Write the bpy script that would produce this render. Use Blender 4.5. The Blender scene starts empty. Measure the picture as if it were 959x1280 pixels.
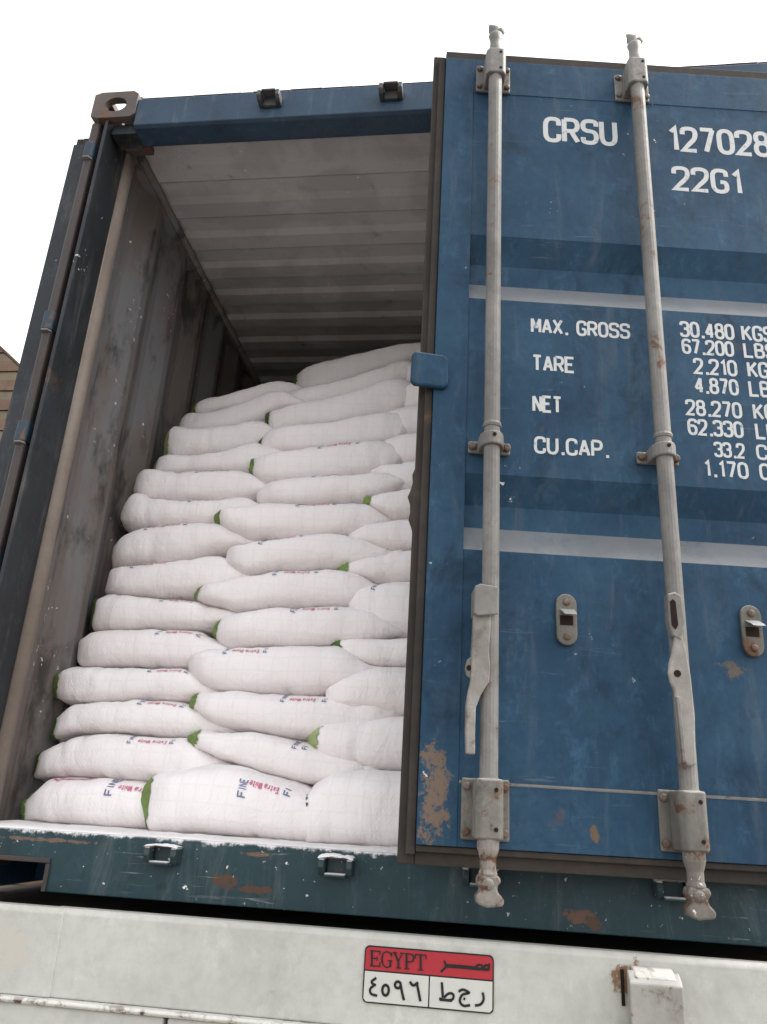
import bpy, math, random
from mathutils import Vector, Matrix, noise

random.seed(7)
scn = bpy.context.scene
col = scn.collection
R = math.radians

# ------------------------------------------------------------------ camera
# metres; origin = foot of the container's rear corner, X along the door end, Y into the container, Z up
cam_d = bpy.data.cameras.new('camera')
cam = bpy.data.objects.new('camera', cam_d)
col.objects.link(cam)
yaw, pitch, roll = -0.1386, 0.3591, 0.0599
fwd = Vector((math.sin(yaw)*math.cos(pitch), math.cos(yaw)*math.cos(pitch), math.sin(pitch)))
rgt = Vector((math.cos(yaw), -math.sin(yaw), 0))
upv = rgt.cross(fwd)
r2 = rgt*math.cos(roll) + upv*math.sin(roll)
u2 = upv*math.cos(roll) - rgt*math.sin(roll)
cam.matrix_world = Matrix(((r2.x, u2.x, -fwd.x, 1.3889), (r2.y, u2.y, -fwd.y, -1.9818),
                           (r2.z, u2.z, -fwd.z, 0.2705), (0, 0, 0, 1)))
cam_d.sensor_fit = 'VERTICAL'
cam_d.sensor_height = 36.0
cam_d.lens = 36.0*1001.4/1280
cam_d.clip_start = 0.05
cam_d.clip_end = 2000
scn.camera = cam

# ------------------------------------------------------------------ light: white hazy sky, veiled sun
SUN_ELEV, SUN_AZ = R(55), R(80)      # azimuth from +Y towards +X: off to the right of the container, veiled by haze
world = bpy.data.worlds.new('World')
scn.world = world
world.use_nodes = True
wn, wl = world.node_tree.nodes, world.node_tree.links
wn.clear()
sky = wn.new('ShaderNodeTexSky')
sky.sky_type = 'NISHITA'
sky.sun_disc = False
sky.sun_elevation = SUN_ELEV
sky.sun_rotation = SUN_AZ
sky.air_density = 1.0
sky.dust_density = 2.5
sky.ozone_density = 1.0
hs = wn.new('ShaderNodeHueSaturation')
hs.inputs['Saturation'].default_value = 0.15
bg = wn.new('ShaderNodeBackground')
bg.inputs['Strength'].default_value = 0.15
wo = wn.new('ShaderNodeOutputWorld')
wl.new(sky.outputs[0], hs.inputs['Color'])
wl.new(hs.outputs[0], bg.inputs['Color'])
wl.new(bg.outputs[0], wo.inputs['Surface'])
sun_d = bpy.data.lights.new('sun', 'SUN')
sun_d.energy = 1.5
sun_d.angle = R(14)
sun_d.color = (1.0, 0.95, 0.88)
sun = bpy.data.objects.new('sun', sun_d)
col.objects.link(sun)
sd = Vector((math.sin(SUN_AZ)*math.cos(SUN_ELEV), math.cos(SUN_AZ)*math.cos(SUN_ELEV), math.sin(SUN_ELEV)))
sun.rotation_euler = sd.to_track_quat('Z', 'Y').to_euler()
sun.location = sd*30
scn.view_settings.view_transform = 'Standard'
scn.view_settings.look = 'None'
scn.view_settings.gamma = 1.0
scn.view_settings.use_curve_mapping = False
scn.view_settings.exposure = 1.8

# ------------------------------------------------------------------ node materials
class NT:
    def __init__(s, name):
        s.m = bpy.data.materials.new(name)
        s.m.use_nodes = True
        s.n, s.l = s.m.node_tree.nodes, s.m.node_tree.links
        s.b = s.n['Principled BSDF']
        tc = s.n.new('ShaderNodeTexCoord')
        s.co = tc.outputs['Object']
    def link(s, a, b):
        s.l.new(a, b)
    def mapping(s, scale, loc=(0, 0, 0)):
        n = s.n.new('ShaderNodeMapping')
        n.inputs['Scale'].default_value = scale
        n.inputs['Location'].default_value = loc
        s.link(s.co, n.inputs['Vector'])
        return n.outputs[0]
    def noise(s, scale, detail=5, rough=.6, vec=None, dist=0):
        n = s.n.new('ShaderNodeTexNoise')
        n.inputs['Scale'].default_value = scale
        n.inputs['Detail'].default_value = detail
        n.inputs['Roughness'].default_value = rough
        n.inputs['Distortion'].default_value = dist
        s.link(vec if vec else s.co, n.inputs['Vector'])
        return n.outputs['Fac']
    def ramp(s, fac, a, b, inv=False):
        n = s.n.new('ShaderNodeMapRange')
        n.interpolation_type = 'SMOOTHSTEP'
        n.inputs['From Min'].default_value = a
        n.inputs['From Max'].default_value = b
        n.inputs['To Min'].default_value = 1.0 if inv else 0.0
        n.inputs['To Max'].default_value = 0.0 if inv else 1.0
        s.link(fac, n.inputs['Value'])
        return n.outputs[0]
    def math(s, op, a, b=None):
        n = s.n.new('ShaderNodeMath')
        n.operation = op
        for k, v in enumerate((a, b)):
            if v is None:
                continue
            if isinstance(v, (int, float)):
                n.inputs[k].default_value = v
            else:
                s.link(v, n.inputs[k])
        return n.outputs[0]
    def mix(s, fac, a, b, mode='MIX'):
        n = s.n.new('ShaderNodeMixRGB')
        n.blend_type = mode
        if isinstance(fac, (int, float)):
            n.inputs[0].default_value = fac
        else:
            s.link(fac, n.inputs[0])
        for k, v in ((1, a), (2, b)):
            if isinstance(v, tuple):
                n.inputs[k].default_value = (*v, 1)
            else:
                s.link(v, n.inputs[k])
        return n.outputs[0]
    def up(s):
        g = s.n.new('ShaderNodeNewGeometry')
        x = s.n.new('ShaderNodeSeparateXYZ')
        s.link(g.outputs['Normal'], x.inputs[0])
        return x.outputs['Z']
    def xyz(s):
        x = s.n.new('ShaderNodeSeparateXYZ')
        s.link(s.co, x.inputs[0])
        return x.outputs
    def blob(s, c, r, wob=1.7, scale=14):
        """ragged-edged stain: ellipsoid mask broken up by noise"""
        m = s.n.new('ShaderNodeMapping')
        m.vector_type = 'POINT'
        m.inputs['Scale'].default_value = [1/v for v in r]
        m.inputs['Location'].default_value = [-a/v for a, v in zip(c, r)]
        s.link(s.co, m.inputs['Vector'])
        ln = s.n.new('ShaderNodeVectorMath')
        ln.operation = 'LENGTH'
        s.link(m.outputs[0], ln.inputs[0])
        nz = s.math('ADD', s.math('MULTIPLY', s.noise(scale*1.4, 8, .75), .8), s.math('MULTIPLY', s.noise(scale*6, 4, .7), .2))
        v = s.math('ADD', ln.outputs['Value'], s.math('MULTIPLY', s.math('SUBTRACT', nz, .5), wob*3))
        return s.math('MULTIPLY', s.ramp(v, .70, 1.05, inv=True), s.ramp(s.noise(scale*4, 5, .75), .28, .5))
    def bump(s, h, strength, dist):
        n = s.n.new('ShaderNodeBump')
        n.inputs['Strength'].default_value = strength
        n.inputs['Distance'].default_value = dist
        s.link(h, n.inputs['Height'])
        s.link(n.outputs[0], s.b.inputs['Normal'])
    def done(s, c, rough=.6, spec=.4):
        if isinstance(c, tuple):
            s.b.inputs['Base Color'].default_value = (*c, 1)
        else:
            s.link(c, s.b.inputs['Base Color'])
        if isinstance(rough, (int, float)):
            s.b.inputs['Roughness'].default_value = rough
        else:
            s.link(rough, s.b.inputs['Roughness'])
        s.b.inputs['Specular IOR Level'].default_value = spec
        return s.m

RUST = (.075, .038, .022)
RUST2 = (.125, .072, .046)
DUST = (.46, .43, .39)
FLOUR = (.80, .77, .75)

def paint(name, c1, c2, rust=.70, rscale=5, dust=0.0, specks=0.0, streak=.0, blobs=(), rough=.55, spec=.35, bump=.25, dustcol=DUST, grime=.35, scuff=.0, scratch=.0, powder=None):
    t = NT(name)
    a = t.noise(2.6, 6, .62)
    c = t.mix(t.ramp(a, .32, .68), c1, c2)
    f = t.noise(38, 4, .7)
    c = t.mix(t.math('MULTIPLY', t.ramp(f, .35, .75), .35), c, tuple(v*.72 for v in c1))
    if streak:
        st = t.noise(1.0, 7, .75, t.mapping((17, 17, 2.6)), .6)
        c = t.mix(t.math('MULTIPLY', t.ramp(st, .5, .8), streak), c, dustcol)
    if grime:
        g = t.noise(1.0, 6, .7, t.mapping((7, 7, 2.2), (3, 1, 5)))
        c = t.mix(t.math('MULTIPLY', t.ramp(g, .48, .8), grime), c, tuple(v*.35 for v in c1))
    if scuff:                                     # rubbed, chalky and dark-stained patches
        s1 = t.noise(15, 9, .78, t.mapping((1, 1, .6)), .3)
        c = t.mix(t.math('MULTIPLY', t.ramp(s1, .52, .72), scuff*.7), c, tuple(min(1, v*1.9+.012) for v in c2))
        s2 = t.noise(5.0, 9, .74, t.mapping((1, 1, .7), (8, 3, 6)), .5)
        c = t.mix(t.math('MULTIPLY', t.ramp(s2, .52, .70), scuff*1.3), c, tuple(v*.45 for v in c1))
    if rust < 1:
        n1 = t.noise(rscale, 9, .68, None, .3)
        rm = t.ramp(n1, rust-.005, rust+.06)
        halo = t.ramp(n1, rust-.06, rust+.02)
        rc = t.mix(t.noise(60, 3, .7), RUST, RUST2)
        c = t.mix(t.math('MULTIPLY', halo, .3), c, RUST2)
        c = t.mix(rm, c, rc)
    for bc, br, bcol in blobs:
        c = t.mix(t.blob(bc, br), c, bcol)
    if scratch:                                   # long thin scrapes
        sc = t.noise(1.0, 6, .7, t.mapping((5, 5, 85)), .9)
        sm = t.ramp(t.noise(3.2, 4, .6, t.mapping((1, 1, 1.5), (3, 8, 2))), .50, .62)
        c = t.mix(t.math('MULTIPLY', t.math('MULTIPLY', t.ramp(sc, .60, .68), sm), scratch), c, (.42, .42, .41))
    if powder is not None:                        # flour shaken down over the top edge
        zz = t.math('ADD', t.xyz()[2], t.math('MULTIPLY', t.math('SUBTRACT', t.noise(11, 8, .8), .5), .085))
        c = t.mix(t.math('MULTIPLY', t.ramp(zz, powder-.006, powder+.004), .85), c, FLOUR)
    if specks:
        s1 = t.noise(55, 3, .6)
        s2 = t.noise(4.5, 3, .6)
        m = t.math('MULTIPLY', t.ramp(s1, .66, .70), t.ramp(s2, .62-specks*.35, .72-specks*.2))
        c = t.mix(t.math('MULTIPLY', m, .85), c, FLOUR)
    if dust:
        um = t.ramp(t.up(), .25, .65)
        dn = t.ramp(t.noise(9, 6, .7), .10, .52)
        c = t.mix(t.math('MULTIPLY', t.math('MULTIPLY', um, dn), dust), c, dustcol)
    h = t.math('ADD', t.math('MULTIPLY', t.noise(70, 4, .7), .35), t.math('MULTIPLY', t.noise(5.5, 4, .55), 3.0))
    t.bump(h, bump, .004)
    return t.done(c, rough, spec)

def plain(name, c, rough=.6, spec=.3, var=.25, scale=30):
    t = NT(name)
    k = t.mix(t.math('MULTIPLY', t.noise(scale, 5, .65), 1.0), tuple(v*(1-var) for v in c), tuple(min(1, v*(1+var)) for v in c))
    t.bump(t.noise(scale*3, 4, .6), .2, .002)
    return t.done(k, rough, spec)

M = {}
BLUE, BLUE2 = (.0115, .041, .080), (.024, .066, .112)
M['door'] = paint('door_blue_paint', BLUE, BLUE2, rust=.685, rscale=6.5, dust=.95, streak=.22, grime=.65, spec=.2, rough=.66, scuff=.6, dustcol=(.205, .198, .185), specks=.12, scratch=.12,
                  blobs=[((-1.137, 0, .322), (.030, .3, .092), (.155, .11, .08)),
                         ((-.80, 0, .255), (.010, .3, .020), (.12, .08, .055)),
                         ((-.47, 0, .62), (.030, .3, .022), (.10, .08, .065))])
M['post'] = paint('post_blue_paint', (.011, .0135, .0165), (.021, .025, .030), rust=.66, rscale=6, streak=.22, grime=.6, specks=.1, scuff=.8)
M['header'] = paint('header_blue_paint', (.0145, .037, .068), (.025, .055, .092), rust=.68, rscale=6, streak=.16, dust=.6, scuff=.35)
M['sill'] = paint('sill_teal_paint', (.009, .031, .038), (.015, .044, .053), rust=.70, rscale=6, dust=.8, specks=.95, streak=.12, scuff=.5, scratch=.45, powder=.185,
                  dustcol=(.62, .59, .57),
                  blobs=[((.80, 0, .102), (.042, .5, .013), RUST), ((.86, 0, .09), (.045, .5, .008), RUST), ((1.60, 0, .085), (.028, .5, .016), (.11, .055, .035)), ((1.63, 0, .07), (.02, .5, .014), RUST),
                         ((.86, 0, .165), (.045, .5, .006), (.13, .075, .05)), ((.34, 0, .165), (.12, .5, .005), (.14, .09, .065))])
M['casting'] = paint('casting_rusty_paint', (.075, .06, .055), (.13, .095, .08), rust=.55, rscale=10, grime=.3)
M['hinge'] = paint('hinge_blue_paint', (.016, .032, .05), (.03, .048, .065), rust=.58, rscale=20)
M['bar'] = paint('bar_grey_paint', (.130, .123, .112), (.205, .195, .180), rust=.59, rscale=15, streak=.12, dust=.35, rough=.65, grime=.5, bump=.45, scuff=.35)
M['gasket'] = paint('gasket_rubber', (.024, .021, .018), (.048, .039, .031), rust=.68, rscale=7, rough=.85, grime=.5, streak=.15, dustcol=(.14, .11, .09))
M['post_edge'] = paint('post_rusty_edge', (.060, .042, .036), (.035, .033, .034), rust=.66, rscale=6, grime=.5)
M['bead'] = paint('bead_bare_steel', (.20, .16, .13), (.26, .215, .18), rust=.7, rscale=6, grime=.3)
def letter_mat():
    t = NT('letter_white_paint')
    c = t.mix(t.noise(6, 6, .7), (.44, .44, .43), (.54, .54, .53))
    c = t.mix(t.math('MULTIPLY', t.ramp(t.noise(40, 7, .75), .56, .66), .75), c, (.10, .15, .20))
    return t.done(c, .7, .2)
M['letters'] = letter_mat()

# worn inner sheet: grey paint, brown wear, dark scuffs
def inner(name, g, b, roofish=False):
    t = NT(name)
    v = t.mapping((2.0, 2.0, .55))
    n1 = t.noise(2.2, 6, .6, v, .4)
    c = t.mix(t.ramp(n1, .42, .58), g, b)
    n2 = t.noise(3.1, 6, .65, t.mapping((2.2, 2.2, 1.0), (5, 2, 1)))
    c = t.mix(t.math('MULTIPLY', t.ramp(n2, .60 if roofish else .49, .76 if roofish else .66), .6 if roofish else .8), c, (.035, .033, .032))
    n3 = t.noise(9, 6, .7)
    c = t.mix(t.math('MULTIPLY', t.ramp(n3, .62, .70), .2 if roofish else .5), c, (.19, .085, .05))
    n4 = t.noise(40, 4, .6)
    n5 = t.noise(5, 4, .6, t.mapping((1, 1, 1), (9, 4, 2)))
    c = t.mix(t.math('MULTIPLY', t.math('MULTIPLY', t.ramp(n4, .64, .69), t.ramp(n5, .54, .62)), .8), c, FLOUR)
    t.bump(t.math('ADD', t.noise(70, 4, .6), t.math('MULTIPLY', t.noise(7, 4, .6), 3)), .25, .004)
    return t.done(c, .75, .2)
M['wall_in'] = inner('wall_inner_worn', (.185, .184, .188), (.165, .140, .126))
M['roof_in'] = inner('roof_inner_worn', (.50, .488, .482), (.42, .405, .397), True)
M['end_in'] = inner('front_wall_inner_shaded', (.055, .052, .052), (.06, .045, .035))  # dirty and darker than the side walls: far-end shade put into the colour
M['wood'] = plain('floor_plywood', (.16, .12, .085), .8, .2)

# ------------------------------------------------------------------ mesh helpers
class MB:
    def __init__(s):
        s.v, s.f = [], []
    def add(s, vs, fs):
        o = len(s.v)
        s.v += [tuple(v) for v in vs]
        s.f += [tuple(i+o for i in f) for f in fs]
        return s
    def box(s, x0, x1, y0, y1, z0, z1):
        vs = [(x, y, z) for z in (z0, z1) for y in (y0, y1) for x in (x0, x1)]
        return s.add(vs, [(0, 2, 3, 1), (4, 5, 7, 6), (0, 1, 5, 4), (2, 6, 7, 3), (0, 4, 6, 2), (1, 3, 7, 5)])
    def prism(s, poly, axis, a, b):
        """poly: 2-D outline; axis: extrusion axis index"""
        n = len(poly)
        def P(q, t):
            r = list(q)
            r.insert(axis, t)
            return tuple(r)
        vs = [P(q, a) for q in poly]+[P(q, b) for q in poly]
        fs = [tuple(range(n)), tuple(range(2*n-1, n-1, -1))]
        fs += [(i, i+n, (i+1) % n+n, (i+1) % n) for i in range(n)]
        return s.add(vs, fs)
    def tube(s, pts, rad, n=12, flat=1.0, caps=True):
        """round bar through pts, radius per point"""
        pts = [Vector(p) for p in pts]
        if isinstance(rad, (int, float)):
            rad = [rad]*len(pts)
        vs, fs = [], []
        for i, p in enumerate(pts):
            d = (pts[min(i+1, len(pts)-1)]-pts[max(i-1, 0)]).normalized()
            ref = Vector((1, 0, 0)) if abs(d.x) < .8 else Vector((0, 0, 1))
            a = (ref-d*ref.dot(d)).normalized()
            b = d.cross(a)
            for k in range(n):
                an = 2*math.pi*k/n
                vs.append(p+a*rad[i]*math.cos(an)+b*rad[i]*flat*math.sin(an))
        for i in range(len(pts)-1):
            for k in range(n):
                fs.append((i*n+k, i*n+(k+1) % n, (i+1)*n+(k+1) % n, (i+1)*n+k))
        if caps:
            fs.append(tuple(range(n-1, -1, -1)))
            fs.append(tuple((len(pts)-1)*n+k for k in range(n)))
        return s.add(vs, fs)
    def build(s, name, mat, parent=None, bevel=0, smooth=False, seg=2):
        me = bpy.data.meshes.new(name)
        me.from_pydata(s.v, [], s.f)
        me.update()
        import bmesh
        bm = bmesh.new()
        bm.from_mesh(me)
        bmesh.ops.recalc_face_normals(bm, faces=bm.faces)
        bm.to_mesh(me)
        bm.free()
        o = bpy.data.objects.new(name, me)
        col.objects.link(o)
        me.materials.append(M[mat] if isinstance(mat, str) else mat)
        if parent:
            o.parent = parent
        if smooth:
            for p in me.polygons:
                p.use_smooth = True
        if bevel:
            b = o.modifiers.new('bevel', 'BEVEL')
            b.width = bevel
            b.segments = seg
            b.limit_method = 'ANGLE'
            b.angle_limit = R(35)
            b.harden_normals = False
        return o

def empty(name, loc=(0, 0, 0)):
    o = bpy.data.objects.new(name, None)
    o.empty_display_size = .1
    o.location = loc
    col.objects.link(o)
    return o

def tag(o, label=None, cat=None, group=None, kind=None):
    for k, v in (('label', label), ('category', cat), ('group', group), ('kind', kind)):
        if v:
            o[k] = v
    return o

# ------------------------------------------------------------------ stroke lettering
GL = {
 '0': ['c:0,0 1,0 1,1 0,1'], 'O': ['c:0,0 1,0 1,1 0,1'], '1': ['s:.2,.8 .62,1 .62,0'],
 '2': ['o:0,.72 0,1 1,1 1,.58 .5,.3', 's:.55,.33 0,.0 1,0'], '3': ['o:0,.78 0,1 1,1 1,.53 .4,.53', 'o:.4,.53 1,.53 1,0 0,0 0,.22'],
 '4': ['s:.72,0 .72,1', 's:.72,1 0,.28', 's:0,.28 1,.28'], '5': ['s:1,1 .06,1 .0,.55', 'o:0,.58 1,.62 1,0 0,0 0,.2'],
 '6': ['o:1,.8 1,1 0,1 0,0 1,0 1,.58 .05,.58'], '7': ['s:0,1 1,1', 's:.95,1 .35,0'],
 '8': ['c:0.06,.54 .94,.54 .94,1 .06,1', 'c:0,0 1,0 1,.54 0,.54'], '9': ['o:0,.2 0,0 1,0 1,1 0,1 0,.42 .95,.42'],
 'C': ['o:1,.7 1,1 0,1 0,0 1,0 1,.3'], 'R': ['s:0,0 0,1', 'o:0,1 1,1 1,.48 0,.48', 's:.5,.48 1,0'],
 'S': ['o:1,.76 1,1 0,1 0,.53 1,.53 1,0 0,0 0,.24'], 'U': ['o:0,1 0,0 1,0 1,1'],
 'G': ['o:1,.72 1,1 0,1 0,0 1,0 1,.45 .55,.45'], 'M': ['s:0,0 0,1', 's:0,1 .5,.3', 's:1,1 .5,.3', 's:1,0 1,1'], 'A': ['s:0,0 .5,1', 's:.5,1 1,0', 's:.2,.3 .8,.3'],
 'X': ['s:0,0 1,1', 's:0,1 1,0'], 'T': ['s:.5,0 .5,1', 's:0,1 1,1'], 'E': ['s:1,1 0,1 0,0 1,0', 's:0,.52 .8,.52'],
 'N': ['s:0,0 0,1', 's:0,1 1,0', 's:1,0 1,1'], 'P': ['s:0,0 0,1', 'o:0,1 1,1 1,.45 0,.45'], 'K': ['s:0,0 0,1', 's:1,1 .05,.42', 's:.3,.58 1,0'],
 'L': ['s:0,1 0,0 1,0'], 'B': ['s:0,0 0,1', 'o:0,1 .9,1 .9,.53 0,.53', 'o:0,.53 1,.53 1,0 0,0'], 'F': ['s:1,1 0,1 0,0', 's:0,.52 .8,.52'],
 'I': ['s:.5,0 .5,1'], 'W': ['s:0,1 .25,0 .5,.8 .75,0 1,1'], '.': ['s:.3,-.09 .3,.10'],
 'x': ['s:0,0 1,.66', 's:0,.66 1,0'], 't': ['s:.4,.95 .4,0 .9,0', 's:0,.66 .9,.66'], 'r': ['s:.1,0 .1,.66', 'o:.1,.5 .4,.66 .9,.6'],
 'a': ['o:.1,.62 .9,.66 .9,0', 'c:.9,0 .9,.38 0,.38 0,0'], 'h': ['s:0,0 0,1', 'o:0,.6 .9,.66 .9,0'], 'i': ['s:.5,0 .5,.66', 's:.5,.84 .5,.95'],
 'e': ['o:.9,.1 .7,0 0,0 0,.66 .9,.66 .9,.34 0,.34'], 'u': ['o:0,.66 0,0 .9,0 .9,.66'],
}
def parse(sp):
    k, p = sp.split(':')
    return k, [tuple(float(v) for v in q.split(',')) for q in p.split()]

def rounded(pts, r, closed):
    if r <= 0:
        return pts
    out, n = [], len(pts)
    for i, p in enumerate(pts):
        if not closed and i in (0, n-1):
            out.append(p)
            continue
        p, a, b = Vector(p), Vector(pts[i-1]), Vector(pts[(i+1) % n])
        la, lb = (a-p).length, (b-p).length
        ra, rb = min(r, la*.49), min(r, lb*.49)
        A, B = p+(a-p)*(ra/la), p+(b-p)*(rb/lb)
        for k in range(5):
            t = k/4
            out.append(tuple(A*(1-t)**2+p*2*t*(1-t)+B*t*t))
    return out

def ribbon(mb, pts, w, closed, f, step=0, lay=0):
    """constant-width stroke along 2-D pts, mapped to space by f(x, y)"""
    P = [Vector(p) for p in pts]
    if step:
        Q = []
        m = len(P) if closed else len(P)-1
        for i in range(m):
            a, b = P[i], P[(i+1) % len(P)]
            k = max(1, int((b-a).length/step))
            Q += [a.lerp(b, j/k) for j in range(k)]
        if not closed:
            Q.append(P[-1])
        P = Q
    Q = [P[0]]
    for p in P[1:]:
        if (p-Q[-1]).length > 1e-6:
            Q.append(p)
    P, n = Q, len(Q)
    if n < 2:
        return
    vs = []
    for i, p in enumerate(P):
        a = P[i-1] if (closed or i) else None
        b = P[(i+1) % n] if (closed or i < n-1) else None
        d1 = (p-a).normalized() if a is not None else (b-p).normalized()
        d2 = (b-p).normalized() if b is not None else d1
        n1, n2 = Vector((-d1.y, d1.x)), Vector((-d2.y, d2.x))
        mm = n1+n2
        mm = mm.normalized() if mm.length > .2 else n1
        k = min(1.8, 1/max(.3, mm.dot(n1)))
        vs += [f(*(p+mm*(w*.5*k)), lay), f(*(p-mm*(w*.5*k)), lay)]
    m = n if closed else n-1
    mb.add(vs, [(2*i, 2*i+1, 2*((i+1) % n)+1, 2*((i+1) % n)) for i in range(m)])

def layout(s):
    x, out = 0.0, []
    for ch in s:
        w = {' ': .55, '.': .30, '1': .62, 'I': .4, 'i': .5}.get(ch, 1.0)
        out.append((ch, x, w))
        x += w+.42
    return out, x-.42

def text(mb, s, x0, width, z0, h, f, sw=.15, step=0, rd=.28):
    lay, tot = layout(s)
    stroke = sw*h
    k = (width-stroke)/tot
    for ch, cx, w in lay:
        for ly, sp in enumerate(GL.get(ch, ())):
            kind, pts = parse(sp)
            q = [(x0+stroke/2+(cx+px*(w if ch != '1' else 1)*1.0)*k if ch not in '.1' else x0+stroke/2+(cx+px*.8)*k,
                  z0+stroke/2+py*(h-stroke)) for px, py in pts]
            if kind != 's':
                q = rounded(q, rd*h, kind == 'c')
            ribbon(mb, q, stroke, kind == 'c', f, step, ly)

# ------------------------------------------------------------------ ground
W, H, LEN = 2.438, 2.591, 6.06
GZ = -1.42
def ground_mat():
    t = NT('yard_dust')
    c = t.mix(t.noise(.35, 8, .65), (.15, .137, .122), (.20, .185, .168))
    c = t.mix(t.math('MULTIPLY', t.noise(9, 6, .7), .5), c, (.12, .11, .10))
    t.bump(t.noise(14, 8, .7), .5, .03)
    return t.done(c, .95, .1)
M['ground'] = ground_mat()
g = MB()
n = 24
for i in range(n+1):
    for j in range(n+1):
        x, y = ((i/n*2-1)**3)*420, ((j/n*2-1)**3)*420
        g.v.append((x, y, GZ+(.02*noise.noise((x*.7, y*.7, 0)) if abs(x) < 20 and abs(y) < 20 else 0)))
for i in range(n):
    for j in range(n):
        a = i*(n+1)+j
        g.f.append((a, a+n+1, a+n+2, a+1))
tag(g.build('ground', 'ground', smooth=True), 'dusty sand coloured yard the truck stands on', None, None, 'structure')

# ------------------------------------------------------------------ container
box = tag(empty('shipping_container'), 'weathered blue steel shipping container with rear doors open, full of white sacks', 'container')

# corner castings: hollow blocks with the oval end hole
def casting(x0, y0, z0, fx, fy):
    """hollow corner block, 162 x 178 x 118 mm, hole in the end face and in the side"""
    w, d, h, t = .162, .178, .118, .026
    m = MB()
    def bx(a, b, c, e, f, g_):
        xs = sorted((x0+fx*a, x0+fx*b)); ys = sorted((y0+fy*c, y0+fy*e))
        m.box(xs[0], xs[1], ys[0], ys[1], z0+f, z0+g_)
    def holed(wid, put):
        # plate with an oval hole, ring of quads between rectangle and ellipse
        N = 24
        inn, outr, vs, fs = [], [], [], []
        cx, cz, rx, rz = wid*.52, h*.5, .040, .0315
        for k in range(N):
            an = 2*math.pi*k/N
            c, s_ = math.cos(an), math.sin(an)
            inn.append((cx+rx*c, cz+rz*s_))
            q = min((wid-cx if c > 0 else cx)/max(abs(c), 1e-6), (h*.5)/max(abs(s_), 1e-6))
            outr.append((cx+c*q, cz+s_*q))
        for dep in (0, t):
            for P in (inn, outr):
                vs += [put(a, dep, b) for a, b in P]
        for k in range(N):
            k2 = (k+1) % N
            fs += [(k, k2, N+k2, N+k), (2*N+k, 3*N+k, 3*N+k2, 2*N+k2), (k, 2*N+k, 2*N+k2, k2), (N+k, N+k2, 3*N+k2, 3*N+k)]
        m.add(vs, fs)
    holed(w, lambda a, dep, b: (x0+fx*a, y0+fy*dep, z0+b))
    holed(d-t, lambda a, dep, b: (x0+fx*dep, y0+fy*(a+t+.001), z0+b))
    for f0, f1 in ((0, t), (h-t, h)):              # top and bottom plates, each round its slot
        bx(t+.001, .050, t+.001, d, f0, f1)
        bx(.1125, w, t+.001, d, f0, f1)
        bx(.0505, .112, t+.001, .030, f0, f1)
        bx(.0505, .112, .150, d, f0, f1)
    return m.build('corner_casting', 'casting', box, bevel=.004)
for fx, x0 in ((1, 0), (-1, W)):
    for fy, y0 in ((1, 0), (-1, LEN)):
        for z0 in (0, H-.118):
            casting(x0, y0-.004*fy, z0, fx, fy)

# door-end posts: hinge leg, dark channel, inner leg
for fx, x0 in ((1, 0), (-1, W)):
    def X(a): return x0+fx*a
    def bxp(m, a, b, y0, y1, z0, z1):
        m.box(min(X(a), X(b)), max(X(a), X(b)), y0, y1, z0, z1)
    m = MB()
    bxp(m, .0, .032, .012, .075, .119, H-.119)
    p = m.build('corner_post', 'post_edge', box, bevel=.008)
    m = MB()
    bxp(m, .0325, .0545, .135, .150, .119, H-.119)
    bxp(m, .055, .067, .004, .150, .119, H-.119)
    bxp(m, .0, .0545, .1505, .172, .119, H-.119)
    m.build('post_channel', 'post', p, bevel=.002)
    m = MB()
    m.tube([(X(.063), .178, .19), (X(.063), .178, 2.5)], .026, 14)
    m.build('post_bead', 'bead', p, smooth=True)

# header over the doors, with lip and the flanged underside
m = MB()
m.prism([(.0, 2.437), (.0, 2.552), (.012, 2.562), (.10, 2.562), (.10, 2.437), (.088, 2.431), (.012, 2.431)], 0, .163, W-.163)
hd = m.build('door_header', 'header', box, bevel=.003)
for a in (.07, W-.1625):
    m = MB()
    m.box(a, a+.0925, .03, .10, 2.43, 2.4725)
    m.build('header_gusset', 'post', hd, bevel=.003)
m = MB()
xx = .17
while xx < W-.2:                     # ragged weld bead on the header's top edge
    L_ = random.uniform(.03, .16)
    m.box(xx, xx+L_, .006, .03, 2.5622, 2.5635+random.random()*.003)
    xx += L_+.0005
m.build('weld_bead', 'post_edge', hd, bevel=.002)

# sill with the notch beside the bottom casting
m = MB()
NX = .357
m.prism([(.163, .119), (NX, .119), (NX, .052), (W-NX, .052), (W-NX, .119), (W-.163, .119), (W-.163, .186), (.163, .186)], 1, 0.0, .012)
m.box(.163, W-.163, .0125, .30, .174, .1855)
m.box(NX-.012, NX, .0125, .13, .052, .1735)
m.box(W-NX, W-NX+.012, .0125, .13, .052, .1735)
m.box(.163, NX-.0125, .0125, .13, .119, .127)
m.box(NX, W-NX, .0125, .10, .052, .062)
sill = m.build('door_sill', 'sill', box, bevel=.0025)
m = MB()
m.box(.163, NX+.004, -.0055, -.0005, .114, .1255)
m.box(NX-.006, NX+.005, -.0055, -.0005, .052, .1135)
m.build('notch_flange', 'post_edge', sill, bevel=.002)

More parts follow.
